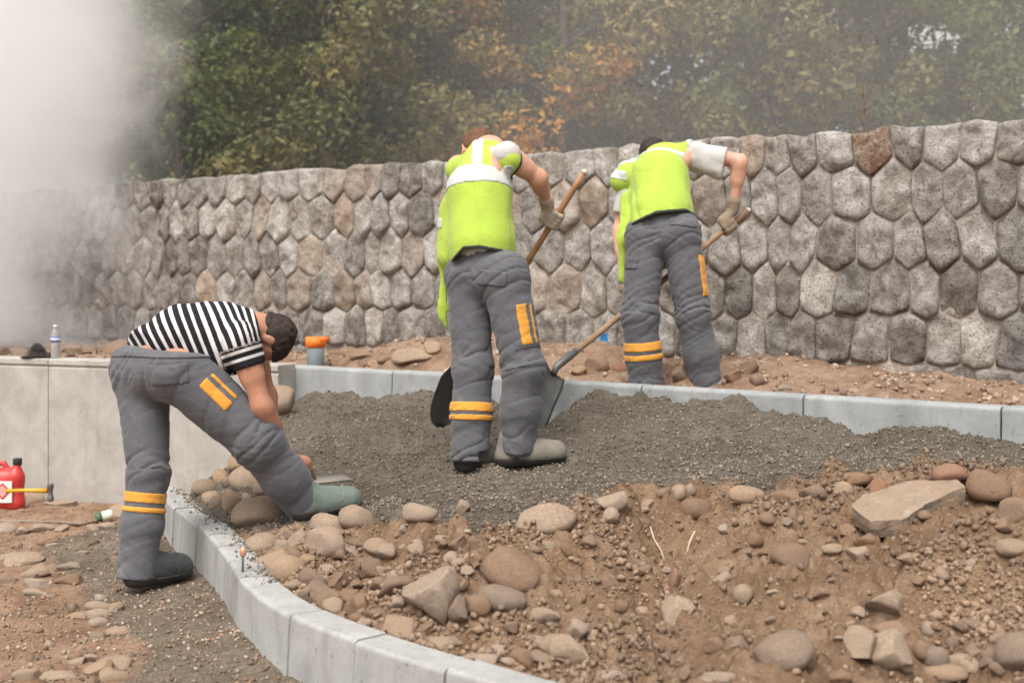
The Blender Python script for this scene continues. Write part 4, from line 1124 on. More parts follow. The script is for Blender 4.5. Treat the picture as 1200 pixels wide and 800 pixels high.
def stone_mesh(seed, angular, lev=3):
    bm = bmesh.new(); bmesh.ops.create_icosphere(bm, subdivisions=lev, radius=1)
    r = np.random.default_rng(seed); V = np.array([v.co[:] for v in bm.verts])
    V = V * (1 + .28 * fbm(V * .9 + seed * 7.1, 2)[:, None])
    for k in range(int(4 + angular * 12)):
        n = unit(r.normal(size=3)); d = r.uniform(.55, .95) - angular * .18
        e = V @ n - d; V = V - np.outer(np.where(e > 0, e, 0), n) * (.55 + .58 * min(angular, .75))
    V = V * (1 + (.12 + .12 * angular) * fbm(V * 2.8 + seed, 4, .62)[:, None])
    V = V / np.abs(V).max(0)
    for v, c in zip(bm.verts, V): v.co = c
    me = bpy.data.meshes.new('stone'); bm.to_mesh(me); bm.free()
    me.polygons.foreach_set('use_smooth', np.ones(len(me.polygons), bool))
    return me
ROUND = [stone_mesh(10 + i, .22) for i in range(14)]; ANG = [stone_mesh(40 + i, .8) for i in range(16)]
MV = {}
def stone_variant(me, mi):
    if (me.name, mi) not in MV:
        c = me.copy(); c.materials.clear(); c.materials.append(M_rk[mi]); MV[(me.name, mi)] = c
    return MV[(me.name, mi)]
rs = random.Random(21)
placed = []
def stone(px, py, w, h, kind='r', tone=0, label=None, group=None, surf=None, tilt=0.0, sink=.30, yaw=None, lvl=None):
    """w, h: how wide and tall it shows, in photo pixels"""
    p = hit(px, py + h * .22, surf or BEDH)
    sx = w * p[1] / F / 2; szz = h * p[1] / F / 2
    sy = max(min(sx, szz * 1.5), szz * .8) * rs.uniform(.9, 1.15)
    o = bpy.data.objects.new('stone', stone_variant(rs.choice(ROUND if kind == 'r' else ANG), tone)); COL.objects.link(o)
    o.scale = (sx * 1.12, sy * 1.05, szz * 1.2)
    z0 = float((surf or BEDH)(np.array([[p[0], p[1] + sy * .5]]), True)[0])
    zc = CZ - (py - HZ) * (p[1] + sy * .4) / F
    zc = min(max(zc, z0 + szz * .1), z0 + szz * (.62 if group and 'bank' in group else .85)) if lvl is None else zc
    o.location = (p[0] * (p[1] + sy * .4) / p[1], p[1] + sy * .4, zc)
    o.rotation_euler = (rs.uniform(-.25, .25), math.radians(tilt) + rs.uniform(-.06, .06), rs.uniform(-.35, .35) if yaw is None else yaw)
    if group:
        nm = ['tan', 'brown', 'pale', 'grey', 'reddish'][tone]; big = max(sx, szz) * 2
        sz_ = 'small' if big < .055 else ('fist sized' if big < .105 else 'large'); shp_ = 'rounded' if kind == 'r' else ('tilted angular' if abs(tilt) > 12 else 'angular')
        best = min(MARKS[group], key=lambda m: (m[0] - px) ** 2 + (1.6 * (m[1] - py)) ** 2)
        label = f'{sz_} {nm} {shp_} stone {best[2]}'
    props(o, label, 'stone', group); placed.append((o.location.x, o.location.y, max(sx, sy)))
    return o
G = {'heap': ('rounded tan cobble in the heap stacked inside the curved kerb\'s far end', 'cobbles heaped at the far end of the curved kerb'),
     'rub': ('brown soil dusted stone in the rubble lying against the curved kerb', 'rubble along the inside of the curved kerb'),
     'bank': ('loose stone lying on the brown soil bank', 'stones on the brown soil bank'),
     'low': ('loose stone on the bare ground outside the curved kerb', 'stones on the lower ground'),
     'ter': ('loose stone lying on the terrace at the foot of the stone wall', 'stones on the terrace soil')}
MARKS = {G['heap'][1]: [(300, 600, 'heaped around the largest oval cobble by the curved kerb'), (260, 545, 'on top of the cobble heap before the concrete wall'), (222, 572, 'on the cobble heap at the curved kerb\'s far end')],
         G['rub'][1]: [(310, 650, 'in the rubble beside the copper capped nail'), (400, 615, 'in the rubble at the bending man\'s front shoe'), (370, 690, 'in the rubble pressed against the curved kerb\'s bend'), (440, 700, 'in the rubble left of the largest angular boulder'), (513, 750, 'between the largest angular boulder and the curved kerb'), (590, 700, 'in the rubble beside the dark brown oval boulder'), (630, 765, 'at the kerb below the dark brown oval boulder')],
         G['bank'][1]: [(717, 600, 'on the soil crest at the gravel\'s edge'), (870, 580, 'near the long smooth tan stone on the bank'), (790, 640, 'beside the two twigs in the soil'), (793, 713, 'near the pale tilted block in the hollow'), (670, 760, 'where the soil bank meets the curved kerb'), (871, 701, 'near the round pale pebble on the soil slope'), (920, 763, 'near the mottled grey boulder on the slope'), (1000, 620, 'in the soil left of the broken slab'), (1080, 596, 'beside the broken concrete slab'), (1160, 590, 'beside the large rounded brown boulder'), (1047, 742, 'near the brick red oblong stone'), (1130, 765, 'in the pocket of stones right of the brick red one'), (1185, 660, 'on the slope below the large rounded brown boulder'), (490, 610, 'on the gravel near the pale oval stone'), (620, 630, 'by the pale half buried boulder')],
         G['low'][1]: [(34, 660, 'on the bare ground by the large whitish rock'), (115, 725, 'in the row of stones near the striped man\'s back shoe'), (90, 785, 'in the pale stone cluster on the bare ground'), (40, 620, 'beside the thin hose on the ground'), (120, 608, 'beside the green and white can'), (20, 588, 'near the red fuel can')],
         G['ter'][1]: [(480, 415, 'on the terrace by its large pale boulder'), (400, 416, 'on the terrace near the survey stake'), (700, 430, 'on the terrace below the blue paint mark'), (870, 440, 'on the terrace at the vest wearer\'s feet'), (60, 408, 'behind the hat and bottle on the concrete wall'), (980, 458, 'on the bare terrace strip under the stone wall')]}
def many(L, g, surf=None):
    for a in L:
        px, py, w, h = a[:4]; kind = a[4] if len(a) > 4 else 'r'; tone = a[5] if len(a) > 5 else 0; tilt = a[6] if len(a) > 6 else 0
        lab = a[7] if len(a) > 7 else None
        stone(px, py, w, h, kind, tone, lab or G[g][0], None if lab else G[g][1], surf, tilt)
many([(304, 604, 60, 38, 'r', 0, 2, 'largest smooth oval tan cobble, at the bending man\'s front shoe'), (292, 563, 42, 30), (244, 543, 24, 26), (259, 546, 26, 28), (281, 545, 26, 27), (259, 559, 18, 18), (268, 566, 16, 14, 'r', 3), (216, 570, 22, 20, 'r', 1),
      (225, 573, 14, 22, 'r', 1), (240, 572, 28, 20, 'r', 3), (247, 583, 19, 14, 'r', 2), (254, 590, 18, 18, 'r', 3), (271, 588, 25, 28), (289, 585, 13, 13, 'r', 2), (264, 533, 26, 14), (276, 532, 18, 14, 'r', 3),
      (290, 545, 18, 20), (232, 560, 16, 16, 'r', 3), (305, 573, 20, 16)], 'heap')
many([(418, 608, 40, 28, 'r', 2, 0, 'pale flat topped cobble just beyond the bending man\'s front toe'), (384, 615, 46, 22, 'r', 2), (394, 603, 30, 14, 'r', 1), (307, 641, 36, 24, 'r', 2), (318, 657, 42, 30, 'a', 0), (350, 631, 25, 28, 'a', 2), (337, 668, 40, 32, 'r', 0), (381, 637, 48, 36, 'a', 0),
      (410, 645, 52, 16, 'a', 2, 28), (343, 690, 26, 15, 'a', 0), (368, 680, 36, 28, 'a', 1), (376, 701, 52, 25, 'a', 1, 20), (382, 667, 22, 15, 'a', 2), (391, 712, 26, 22, 'r', 0), (407, 701, 24, 19, 'a', 1), (417, 726, 18, 11, 'r', 1), (398, 686, 26, 20, 'a', 1, -20),
      (441, 647, 30, 18, 'r', 0, 0), (466, 674, 17, 10, 'r', 2), (513, 700, 78, 68, 'a', 2, 8, 'largest pale angular boulder among the rubble, close behind the curved kerb'), (604, 676, 74, 44, 'r', 1, 14, 'big dark brown oval boulder propped on the soil'), (590, 702, 58, 27, 'r', 3, 8, 'smooth greyish oval stone under the dark brown boulder'),
      (561, 716, 29, 23, 'r', 1), (591, 650, 21, 17, 'a', 2, 10, 'small pale stone sitting on top of the dark brown boulder'), (537, 728, 36, 32, 'a', 3), (580, 726, 24, 13, 'a', 0, -25), (501, 741, 22, 19, 'a', 1), (465, 738, 42, 30, 'a', 0), (525, 754, 50, 30, 'a', 0), (459, 694, 52, 28, 'a', 1, -14), (429, 731, 28, 15, 'a', 2),
      (615, 774, 36, 25, 'r', 1, 24), (630, 758, 24, 15, 'a', 2), (640, 777, 34, 18, 'a', 3, 15), (570, 774, 32, 15, 'r', 2), (583, 762, 20, 13, 'a', 2), (639, 734, 32, 21, 'a', 2, -15), (657, 762, 44, 32, 'a', 2), (429, 665, 34, 26, 'a', 1), (444, 686, 26, 22, 'a', 1), (424, 708, 24, 22, 'a', 1, 30), (440, 720, 30, 16, 'a', 1),
      (487, 716, 26, 18, 'a', 1), (484, 748, 24, 12, 'a', 0), (548, 774, 26, 12, 'a', 0), (602, 742, 24, 14, 'a', 1), (560, 745, 18, 12, 'a', 0), (598, 776, 22, 10, 'a', 2), (362, 655, 24, 16, 'a', 0), (395, 655, 26, 14, 'a', 1), (414, 683, 22, 16, 'a', 1), (330, 640, 18, 14, 'a', 0), (352, 708, 14, 10, 'a', 1), (540, 690, 18, 14, 'a', 1)], 'rub')
many([(490, 600, 44, 19, 'r', 2, 0, 'pale oval stone alone on the grey gravel, left of a small white stone'), (541, 597, 19, 20, 'a', 2, 0, 'small white angular stone on the grey gravel'), (474, 621, 12, 12, 'a', 2), (640, 616, 66, 34, 'r', 2, -8, 'pale half buried boulder at the gravel\'s edge'),
      (876, 579, 44, 19, 'r', 0, 0, 'long smooth tan stone on the crest of the soil bank'), (795, 579, 17, 21, 'r', 2, 20), (808, 577, 14, 14, 'r', 2), (717, 592, 38, 25, 'a', 2), (716, 614, 17, 20, 'r', 2, 0, 'small pale egg shaped stone below the bank\'s crest'), (815, 601, 34, 25, 'r', 1), (793, 713, 44, 30, 'a', 2, -25, 'pale tilted block with flat faces in the soil hollow'), (871, 701, 23, 24, 'r', 2, 0, 'round pale pebble alone on the soil, right of the tilted block'),
      (790, 681, 14, 30, 'r', 4, 10), (846, 678, 22, 12, 'a', 2, -20), (715, 688, 19, 18, 'a', 1), (729, 712, 17, 14, 'r', 1), (668, 767, 48, 38, 'a', 2), (676, 741, 28, 30, 'a', 2), (920, 763, 64, 44, 'r', 3, -22, 'big mottled grey oval boulder on the soil slope'), (927, 648, 46, 34, 'r', 1), (920, 585, 42, 19, 'a', 1), (867, 757, 32, 20, 'a', 3),
      (837, 758, 22, 18, 'a', 1), (858, 732, 17, 13, 'a', 0), (783, 738, 15, 12, 'r', 1), (773, 736, 10, 8, 'r', 0), (720, 793, 32, 16, 'a', 2), (850, 797, 54, 14, 'a', 2), (646, 731, 20, 18, 'a', 2), (1113, 557, 37, 25, 'r', 4, 0, 'reddish brown boulder on the bank behind the broken slab'), (1160, 582, 52, 36, 'r', 1, 0, 'large rounded brown boulder right of the broken slab'),
      (1187, 601, 38, 32, 'a', 1), (1185, 653, 33, 20, 'r', 2, -8), (1178, 622, 27, 19, 'a', 1), (1004, 563, 32, 14, 'r', 1), (989, 574, 21, 17, 'r', 0), (954, 581, 32, 23, 'a', 1), (1027, 577, 25, 28, 'a', 4), (1005, 603, 26, 28, 'r', 1), (991, 621, 24, 20, 'a', 1), (1018, 633, 32, 18, 'a', 1), (1005, 648, 24, 19, 'a', 0, 20), (975, 647, 23, 11, 'r', 2),
      (1030, 620, 20, 16, 'a', 1), (975, 630, 14, 14, 'a', 1), (1043, 718, 52, 28, 'a', 2), (1047, 742, 42, 20, 'a', 4, 18, 'brick red oblong stone lying on pale slabs'), (1048, 778, 62, 48, 'a', 2), (1007, 768, 46, 40, 'a', 0, -30), (1090, 738, 19, 18, 'r', 2), (1096, 721, 17, 14, 'a', 2), (1121, 755, 22, 19, 'a', 3), (1082, 768, 24, 22, 'r', 1), (1097, 778, 28, 23, 'r', 3),
      (1128, 780, 46, 24, 'a', 2), (1143, 763, 21, 15, 'r', 3), (1160, 767, 20, 13, 'r', 1), (1156, 780, 22, 16, 'a', 3), (1129, 745, 20, 12, 'a', 1), (1150, 739, 14, 19, 'a', 2, 10), (1192, 776, 46, 46, 'r', 3), (1105, 796, 52, 18, 'r', 0), (1147, 728, 36, 11, 'a', 3), (1172, 748, 20, 14, 'r', 3), (1064, 660, 22, 14, 'a', 2), (1075, 690, 18, 12, 'a', 1),
      (1155, 640, 16, 12, 'a', 1), (1140, 660, 14, 10, 'r', 2), (960, 700, 22, 16, 'a', 4), (885, 640, 18, 14, 'r', 1), (760, 595, 16, 12, 'a', 2), (690, 640, 18, 14, 'r', 1), (665, 655, 16, 14, 'a', 1), (1060, 790, 20, 14, 'a', 2), (985, 795, 26, 16, 'r', 1), (1172, 790, 22, 16, 'a', 1), (900, 612, 20, 14, 'r', 1), (850, 625, 16, 12, 'a', 2)], 'bank')
many([(34, 656, 54, 26, 'a', 2, -6, 'large whitish rock on the bare ground, flat side up'), (40, 672, 42, 20, 'a', 0, -12), (48, 637, 11, 11, 'a', 4), (84, 664, 34, 11, 'a', 2), (83, 681, 36, 14, 'a', 1), (48, 685, 38, 13, 'a', 2), (46, 695, 40, 11, 'a', 2), (84, 713, 17, 13, 'a', 1), (115, 709, 30, 11, 'r', 0), (138, 711, 22, 22, 'a', 0), (115, 719, 27, 12, 'r', 2), (91, 722, 21, 9, 'r', 0),
      (116, 730, 23, 13, 'r', 2), (137, 740, 30, 11, 'r', 0), (114, 746, 19, 13, 'r', 3), (70, 791, 44, 20, 'a', 2), (36, 791, 38, 18, 'a', 2), (136, 777, 32, 18, 'a', 2), (121, 784, 40, 22, 'a', 0), (131, 791, 38, 20, 'a', 0), (38, 773, 13, 7, 'a', 1), (90, 775, 22, 12, 'a', 2), (104, 772, 22, 12, 'a', 2), (46, 621, 38, 14, 'a', 2), (6, 620, 28, 13, 'r', 2), (25, 624, 18, 12, 'a', 2),
      (74, 620, 18, 9, 'a', 2), (94, 614, 22, 11, 'a', 0), (109, 619, 14, 9, 'a', 2), (126, 617, 19, 10, 'r', 2), (141, 600, 26, 17, 'r', 2, 0, 'pale round stone at the foot of the concrete wall beside the striped man\'s leg'), (74, 591, 42, 9, 'a', 2), (34, 586, 38, 17, 'a', 0, 0, 'flat brown stone carrying the yellow tool handle'), (10, 652, 20, 12, 'a', 2), (62, 640, 18, 8, 'a', 2), (8, 680, 22, 10, 'a', 1), (100, 648, 16, 7, 'a', 2), (118, 700, 14, 8, 'r', 2), (20, 640, 18, 9, 'a', 2)], 'low', LOWH)
many([(484, 416, 54, 24, 'a', 2, -5, 'large pale boulder on the terrace behind the straight kerb'), (455, 420, 26, 12, 'a', 1), (506, 408, 22, 16, 'a', 0), (425, 416, 30, 14, 'a', 1), (729, 431, 20, 14, 'r', 4), (736, 442, 15, 15, 'r', 0), (881, 430, 24, 32, 'a', 1, 0, 'tall brown clod of earth standing on the terrace beside the kneeless leg'.replace(' beside the kneeless leg', ' against the wall')), (887, 447, 17, 16, 'r', 1),
      (654, 438, 18, 13, 'a', 2), (395, 414, 24, 12, 'a', 1), (375, 418, 20, 11, 'r', 0), (700, 428, 30, 20, 'a', 1), (678, 434, 22, 14, 'a', 0), (800, 440, 26, 22, 'a', 1), (860, 442, 22, 18, 'a', 1), (50, 408, 26, 12, 'a', 3), (90, 409, 30, 12, 'a', 3), (105, 407, 20, 13, 'a', 1), (20, 411, 24, 10, 'a', 3), (920, 455, 16, 8, 'a', 2), (1000, 459, 14, 7, 'a', 2)], 'ter', TERH)
o = stone(327, 466, 31, 22, 'r', 0, 'round tan cobble wedged between concrete wall end and straight kerb'); o.location = W(327, 469, 8.55)
# a few more of the middling stones, strewn by hand-set densities
def strew(n, region, g, surf, smin_, smax_, tones):
    k = 0; tries = 0
    while k < n and tries < n * 60:
        tries += 1; px, py = region()
        p = hit(px, py, surf)
        if (kerb_side(p[None, :2])[0] < .24) == (g != 'low'): continue
        if any((p[0] - a) ** 2 + (p[1] - b) ** 2 < (r * .9 + .03) ** 2 for a, b, r in placed): continue
        w = rs.uniform(smin_, smax_); stone(px, py, w, w * rs.uniform(.45, .85), rs.choice('aaar'), rs.choice(tones), *G[g], surf, rs.uniform(-20, 20)); k += 1
def r_bank():
    while True:
        px, py = rs.uniform(520, 1200), rs.uniform(575, 800)
        if py < 620 + (1 if px > 640 else 0) * 0 and px < 680: continue
        if py > np.interp(px, [430, 560, 671, 760], [745, 765, 790, 800]): continue
        return px, py
strew(44, r_bank, 'bank', BEDH, 9, 18, [0, 1, 1, 2, 3])
strew(30, lambda: (rs.uniform(315, 560), rs.uniform(630, 740)), 'rub', BEDH, 12, 26, [0, 1, 2])
strew(14, lambda: (rs.uniform(0, 150), rs.uniform(615, 800)), 'low', LOWH, 8, 15, [0, 1, 2])
print('stones', len(placed))
# broken concrete slab
p = hit(1080, 603); M_slab = rock_mat('broken concrete', [(.3, lin(138, 122, 107)), (.55, lin(164, 149, 134)), (.75, lin(190, 179, 167))], 10, lin(120, 106, 94), lin(160, 136, 114), .6, .3, .05)
bm = bmesh.new(); out = [(-.20, -.06), (-.10, -.10), (.02, -.03), (.20, .03), (.21, .12), (.05, .16), (-.14, .14), (-.21, .06)]; L1 = [bm.verts.new((x, y, .035 + .01 * math.sin(9 * x))) for x, y in out]; L0 = [bm.verts.new((x * .95, y * .95, -.045)) for x, y in out]
bm.faces.new(L1); bm.faces.new(L0[::-1])
for i in range(8): bm.faces.new([L0[i], L0[(i + 1) % 8], L1[(i + 1) % 8], L1[i]])
bmesh.ops.subdivide_edges(bm, edges=list(bm.edges), cuts=3, use_grid_fill=True); bmesh.ops.triangulate(bm, faces=list(bm.faces))
for v in bm.verts: c = np.array([v.co[:]]); v.co += Vector((fbm(c * 14, 3)[0] * .03, fbm(c * 14 + 9, 3)[0] * .03, fbm(c * 11 + 20, 3)[0] * .025))
bmesh.ops.recalc_face_normals(bm, faces=list(bm.faces)); me = bpy.data.meshes.new('concrete_slab'); bm.to_mesh(me); bm.free()
o = obj('concrete_slab', me, M_slab, None, p + np.array([0, .06, .0])); o.rotation_euler = (.22, -.14, .12)
props(o, 'broken flat slab of pale concrete lying on top of the soil bank', 'slab')

# ---------------------------------------------------------------- gravel and crumbs
def crumbs(name, n, sampler, hfun, smin_, smax_, cols, label, sink=.25, seed=1):
    r = np.random.default_rng(seed); xy = sampler(r, n); n = len(xy)
    ico = np.array([v for v in [(0, 0, 1), (.894, 0, .447), (.276, .851, .447), (-.724, .526, .447), (-.724, -.526, .447), (.276, -.851, .447), (.724, .526, -.447), (-.276, .851, -.447), (-.894, 0, -.447), (-.276, -.851, -.447), (.724, -.526, -.447), (0, 0, -1)]])
    Fi = np.array([(0, 1, 2), (0, 2, 3), (0, 3, 4), (0, 4, 5), (0, 5, 1), (1, 6, 2), (2, 7, 3), (3, 8, 4), (4, 9, 5), (5, 10, 1), (2, 6, 7), (3, 7, 8), (4, 8, 9), (5, 9, 10), (1, 10, 6), (11, 7, 6), (11, 8, 7), (11, 9, 8), (11, 10, 9), (11, 6, 10)])
    s = smin_ + (smax_ - smin_) * r.random(n) ** 4.6
    A = r.normal(size=(n, 3, 3)); Qm, _ = np.linalg.qr(A)
    sc_ = s[:, None] * np.c_[r.uniform(.7, 1.3, n), r.uniform(.7, 1.3, n), r.uniform(.5, .95, n)]
    L = ico[None] * (1 + r.uniform(-.22, .22, (n, 12, 1))) * sc_[:, None, :]
    L = np.einsum('nij,nkj->nki', Qm, L)
    z = hfun(xy) + s * (.7 - sink)
    V = (L + np.c_[xy, z][:, None, :]).reshape(-1, 3)
    Fa = (Fi[None] + (np.arange(n) * 12)[:, None, None]).reshape(-1, 3)
    me = mesh_np(name, V, Fa, smooth=False)
    cols = np.array([c[:3] for c in cols]); ci = r.integers(0, len(cols), n); cc = cols[ci] * r.uniform(.82, 1.12, (n, 1)) * (1 + 1.1 * np.clip(fbm(np.c_[xy * 2.1, np.zeros(n)] + seed, 4), -.3, .2))[:, None]
    color_attr(me, 'tint', np.repeat(cc, 12, 0))
    t = NT(name + ' crumbs'); v, oi = t.coords(False); nn = t.noise(v, 90, 4)
    m = t.done(t.mix(.25, t.attr('tint', 'Color'), t.ramp(nn, [(.3, (.03, .025, .02, 1)), (.7, (.4, .34, .28, 1))])), .95, t.bump(nn, .5, .004), .15)
    return props(obj(name, me, m), kind='stuff', label=label)
def samp(x0, x1, y0, y1, accept):
    def f(r, n):
        out = []; tot = 0
        while tot < n:
            q = np.c_[r.uniform(x0, x1, n * 2), r.uniform(y0, y1, n * 2)]
            k = (r.random(len(q)) < np.clip((3.6 / q[:, 1]) ** 1.7, 0, 1)) & (q[:, 0] > q[:, 1] * -.46) & (q[:, 0] < q[:, 1] * .56) & accept(q, r)
            q = q[k]; out.append(q); tot += len(q)
        return np.concatenate(out)[:n]
    return f
bedz = lambda q: in_bed(q) & (kerb_side(q) > .13)
crumbs('gravel', 50000, samp(-2.2, 3.2, 4.4, 8.9, lambda q, r: bedz(q) & (r.random(len(q)) > dirt_mask(q))), mound_h, .0026, .0095, [lin(102, 92, 80), lin(116, 105, 92), lin(132, 120, 105), lin(90, 81, 70), lin(140, 128, 113)], 'grey brown gravel filling the bed behind the soil bank', seed=2)
crumbs('soil_crumbs', 30000, samp(-1.6, 2.6, 2.9, 6.2, lambda q, r: bedz(q) & (r.random(len(q)) < dirt_mask(q)) & (r.random(len(q)) < .06 + 3.2 * np.clip(fbm(np.c_[q * 2.9, np.zeros(len(q))], 3) + .03, 0, 1))), mound_h, .0022, .0150, [lin(128, 103, 82), lin(138, 112, 90), lin(120, 96, 76), lin(144, 118, 96), lin(152, 127, 104)], 'crumbs and pebbles of brown soil on the bank', seed=3)
crumbs('grit', 16000, samp(-4.3, .2, 3.4, 10, lambda q, r: (kerb_side(q) < -.02) & (((q - CW0) @ CWN) < -.02) & (r.random(len(q)) < .2 + 1.3 * np.clip(fbm(np.c_[q * 1.8, np.zeros(len(q))], 3) + .2, 0, 1))), LOWH, .002, .010, [lin(130, 112, 95), lin(152, 132, 112), lin(112, 96, 82), lin(178, 160, 142), lin(150, 118, 94)], 'grit and pebbles strewn over the bare ground', seed=4)
crumbs('terrace_rubble', 5000, samp(-5.5, 3.6, 5.6, 13.5, lambda q, r: in_ter(q) & (((q - RK0) @ RKN > .2) | (((q - RK0) @ RKD) < 0))), TERH, .004, .024, [lin(152, 126, 107), lin(170, 145, 125), lin(134, 109, 92), lin(186, 165, 146)], 'lumps of reddish soil along the foot of the stone wall', seed=5)
# mortar crumbs on the kerb's far blocks
def on_kerb(r, n):
    s = r.uniform(.1, 2.6, n); d = r.uniform(.03, .125, n) ; out = []
    for a, b in zip(s, d):
        p_, t_, n_ = kpath(a)
        out.append(p_ + n_ * (b if r.random() < .4 else .125 - (.125 - b) * .4))
    return np.array(out)
crumbs('mortar_crumbs', 900, on_kerb, lambda q: np.full(len(q), KT + .002), .0015, .009, [lin(128, 118, 105), lin(148, 139, 126), lin(108, 99, 88)], 'grey mortar crumbs spilled on the curved kerb\'s top', 0, seed=6)

# ---------------------------------------------------------------- small things
M_red = simple('red plastic', lin(190, 56, 52), .4, .05, 30, .002, .06, spec=.5)
M_black = simple('black plastic', lin(38, 38, 38), .6, .1, 40, .002, .1)
M_paper = simple('white label', lin(222, 214, 208), .6, .05, 30, .002, .05)
g = lower_h(np.array([[(8 - 600) * 9.0 / F, 9.0]]))[0]
jc = np.array([(8 - 600) * 9.0 / F, 9.0, g])
can = props(empty('fuel_can', jc), 'red plastic fuel can with white hazard label standing by the concrete wall', 'can')
cf = field([(np.array([-.11, 0, .04]), np.array([.07, 0, .04]), .055, .055), (np.array([-.11, 0, .20]), np.array([.06, 0, .20]), .055, .055), (np.array([-.11, 0, .05]), np.array([-.11, 0, .22]), .055, .055), (np.array([.065, 0, .05]), np.array([.065, 0, .22]), .055, .055), (np.array([-.02, 0, .08]), np.array([-.02, 0, .19]), .07, .07),
            (np.array([-.10, 0, .24]), np.array([.06, 0, .23]), .05, .05), (np.array([.06, 0, .24]), np.array([.075, 0, .315]), .035, .026)], .03)
def canf(P):
    d = cf(P); d = np.maximum(d, -P[:, 2]); hole = cap(P, np.array([-.085, 0, .262]), np.array([.005, 0, .262]), .02, .02, np.array([0, 1., 0]), .3); return np.maximum(np.minimum(d, cap(P, np.array([-.12, 0, .25]), np.array([-.07, 0, .325]), .018, .018)), -hole) if False else np.minimum(np.minimum(d, cap(P, np.array([-.12, 0, .25]), np.array([-.10, 0, .315]), .018, .018)), np.minimum(cap(P, np.array([-.10, 0, .315]), np.array([-.02, 0, .32]), .018, .018), cap(P, np.array([-.02, 0, .32]), np.array([.02, 0, .26]), .018, .02)))
V, Q = mesh_field(canf, (-.2, -.1, -.02), (.16, .1, .37), .0065); obj('body', mesh_np('body', V, Q), M_red, can)
mb = MB(); mb.lathe([(.029, .31), (.031, .315), (.031, .35), (.027, .355)], (.075, 0, 0), 16); mb.build('screw_cap', M_black, can, True)
mb = MB(); mb.box((-.02, -.0735, .13), (.17, .004, .15)); lb = mb.build('label', M_paper, can)
mb = MB(); r45 = np.array(Matrix.Rotation(math.radians(45), 3, 'Y')); mb.box((-.0, -.077, .135), (.082, .003, .082), r45); mb.build('hazard_diamond', M_red, lb)
mb = MB(); mb.box((-.0, -.079, .135), (.062, .003, .062), r45); mb.build('hazard_field', simple('pale red print', lin(214, 150, 144), .6), lb)
# yellow handled tool
yh = np.array([(36 - 600) * 8.75 / F, 8.75, 0]); yh[2] = CZ - (575 - HZ) * 8.75 / F
tl = props(empty('hammer', yh), 'hammer with yellow handle lying on a flat stone beside the red can', 'hammer')
mb = MB(); mb.tube([(-.17, 0, 0), (-.05, .0, .004), (.05, 0, .004), (.115, 0, .0)], [.014, .012, .015, .017], 12); mb.build('handle', simple('yellow plastic', lin(214, 160, 40), .5), tl, True)
mb = MB(); mb.lathe([(.02, -.06), (.022, -.055), (.022, -.03), (.016, -.02), (.016, .02), (.022, .03), (.022, .055), (.02, .06)], (.135, 0, -.01), 14); mb.build('hammer_head', M_steel, tl, True)
# green and white can
gc = hit(122, 610, lower_h); gcan = props(empty('drink_can', gc + np.array([0, 0, .03])), 'crushed green and white can lying among stones by the concrete wall', 'can')
gcan.rotation_euler = (0, math.radians(78), math.radians(20))
mb = MB(); mb.lathe([(.026, -.055), (.033, -.048), (.033, -.012)], (0, 0, 0), 18); mb.build('green_end', simple('green tin', lin(72, 98, 70), .5), gcan, True)
mb = MB(); mb.lathe([(.0335, -.012), (.0335, .045), (.026, .055)], (0, 0, 0), 18); mb.build('white_wall', simple('pale tin', lin(204, 208, 186), .5), gcan, True)
# hose
hp_ = [hit(px, py, lower_h) for px, py in ((-30, 611), (10, 612), (40, 612), (70, 613), (95, 615), (112, 612), (124, 601))]
mb = MB(); mb.tube([p + np.array([0, 0, .008]) for p in hp_], .009, 8); props(mb.build('hose', simple('grey hose', lin(132, 116, 102), .7), None, True), 'thin dusty grey hose lying on the ground near the red can', 'hose')
# bottle and hat on the concrete wall
def on_wall(px, back=.10):
    for t_ in np.linspace(0, 6, 3000):
        q = CW0 + CWD * t_ + CWN * back
        if 600 + q[0] * F / q[1] <= px: return np.array([q[0], q[1], 1.08])
bt = props(empty('water_bottle', on_wall(65)), 'clear plastic water bottle with blue label standing on the concrete wall', 'bottle')
t = NT('clear plastic'); t.b.inputs['Transmission Weight'].default_value = .75; M_clear = t.done(lin(236, 240, 242), .12, None, .5); t.b.inputs['IOR'].default_value = 1.2
prof = [(.026, 0), (.033, .006)]
for i in range(7): prof += [(.034, .014 + i * .014), (.032, .021 + i * .014)]
prof += [(.034, .125), (.034, .165), (.030, .19), (.018, .212), (.014, .222), (.014, .235)]
mb = MB(); mb.lathe(prof, (0, 0, 0), 22); mb.build('bottle_body', M_clear, bt, True)
mb = MB(); mb.lathe([(.0352, .122), (.0352, .164)], (0, 0, 0), 22); lb = mb.build('label', simple('blue print', lin(74, 110, 178), .5), bt, True)
mb = MB(); mb.lathe([(.0356, .136), (.0356, .152)], (0, 0, 0), 22); mb.build('label_stripe', M_paper, lb, True)
mb = MB(); mb.lathe([(.0165, .232), (.0165, .25), (.014, .253)], (0, 0, 0), 18); mb.build('bottle_cap', M_paper, bt, True)
ht = props(empty('hat', on_wall(44, .09)), 'crumpled black brimmed hat lying on the concrete wall beside the bottle', 'hat')
hf_ = field([(np.array([0, 0, .02]), np.array([0, 0, .05]), .082, .062)], .02)
V, Q = mesh_field(lambda P: np.maximum(hf_(P) + fbm(P * 22, 3) * .02, -P[:, 2] + .004), (-.15, -.15, -.02), (.15, .15, .16), .007); obj('crown', mesh_np('crown', V, Q), fabric('black felt', lin(46, 42, 40), .95, .2), ht)
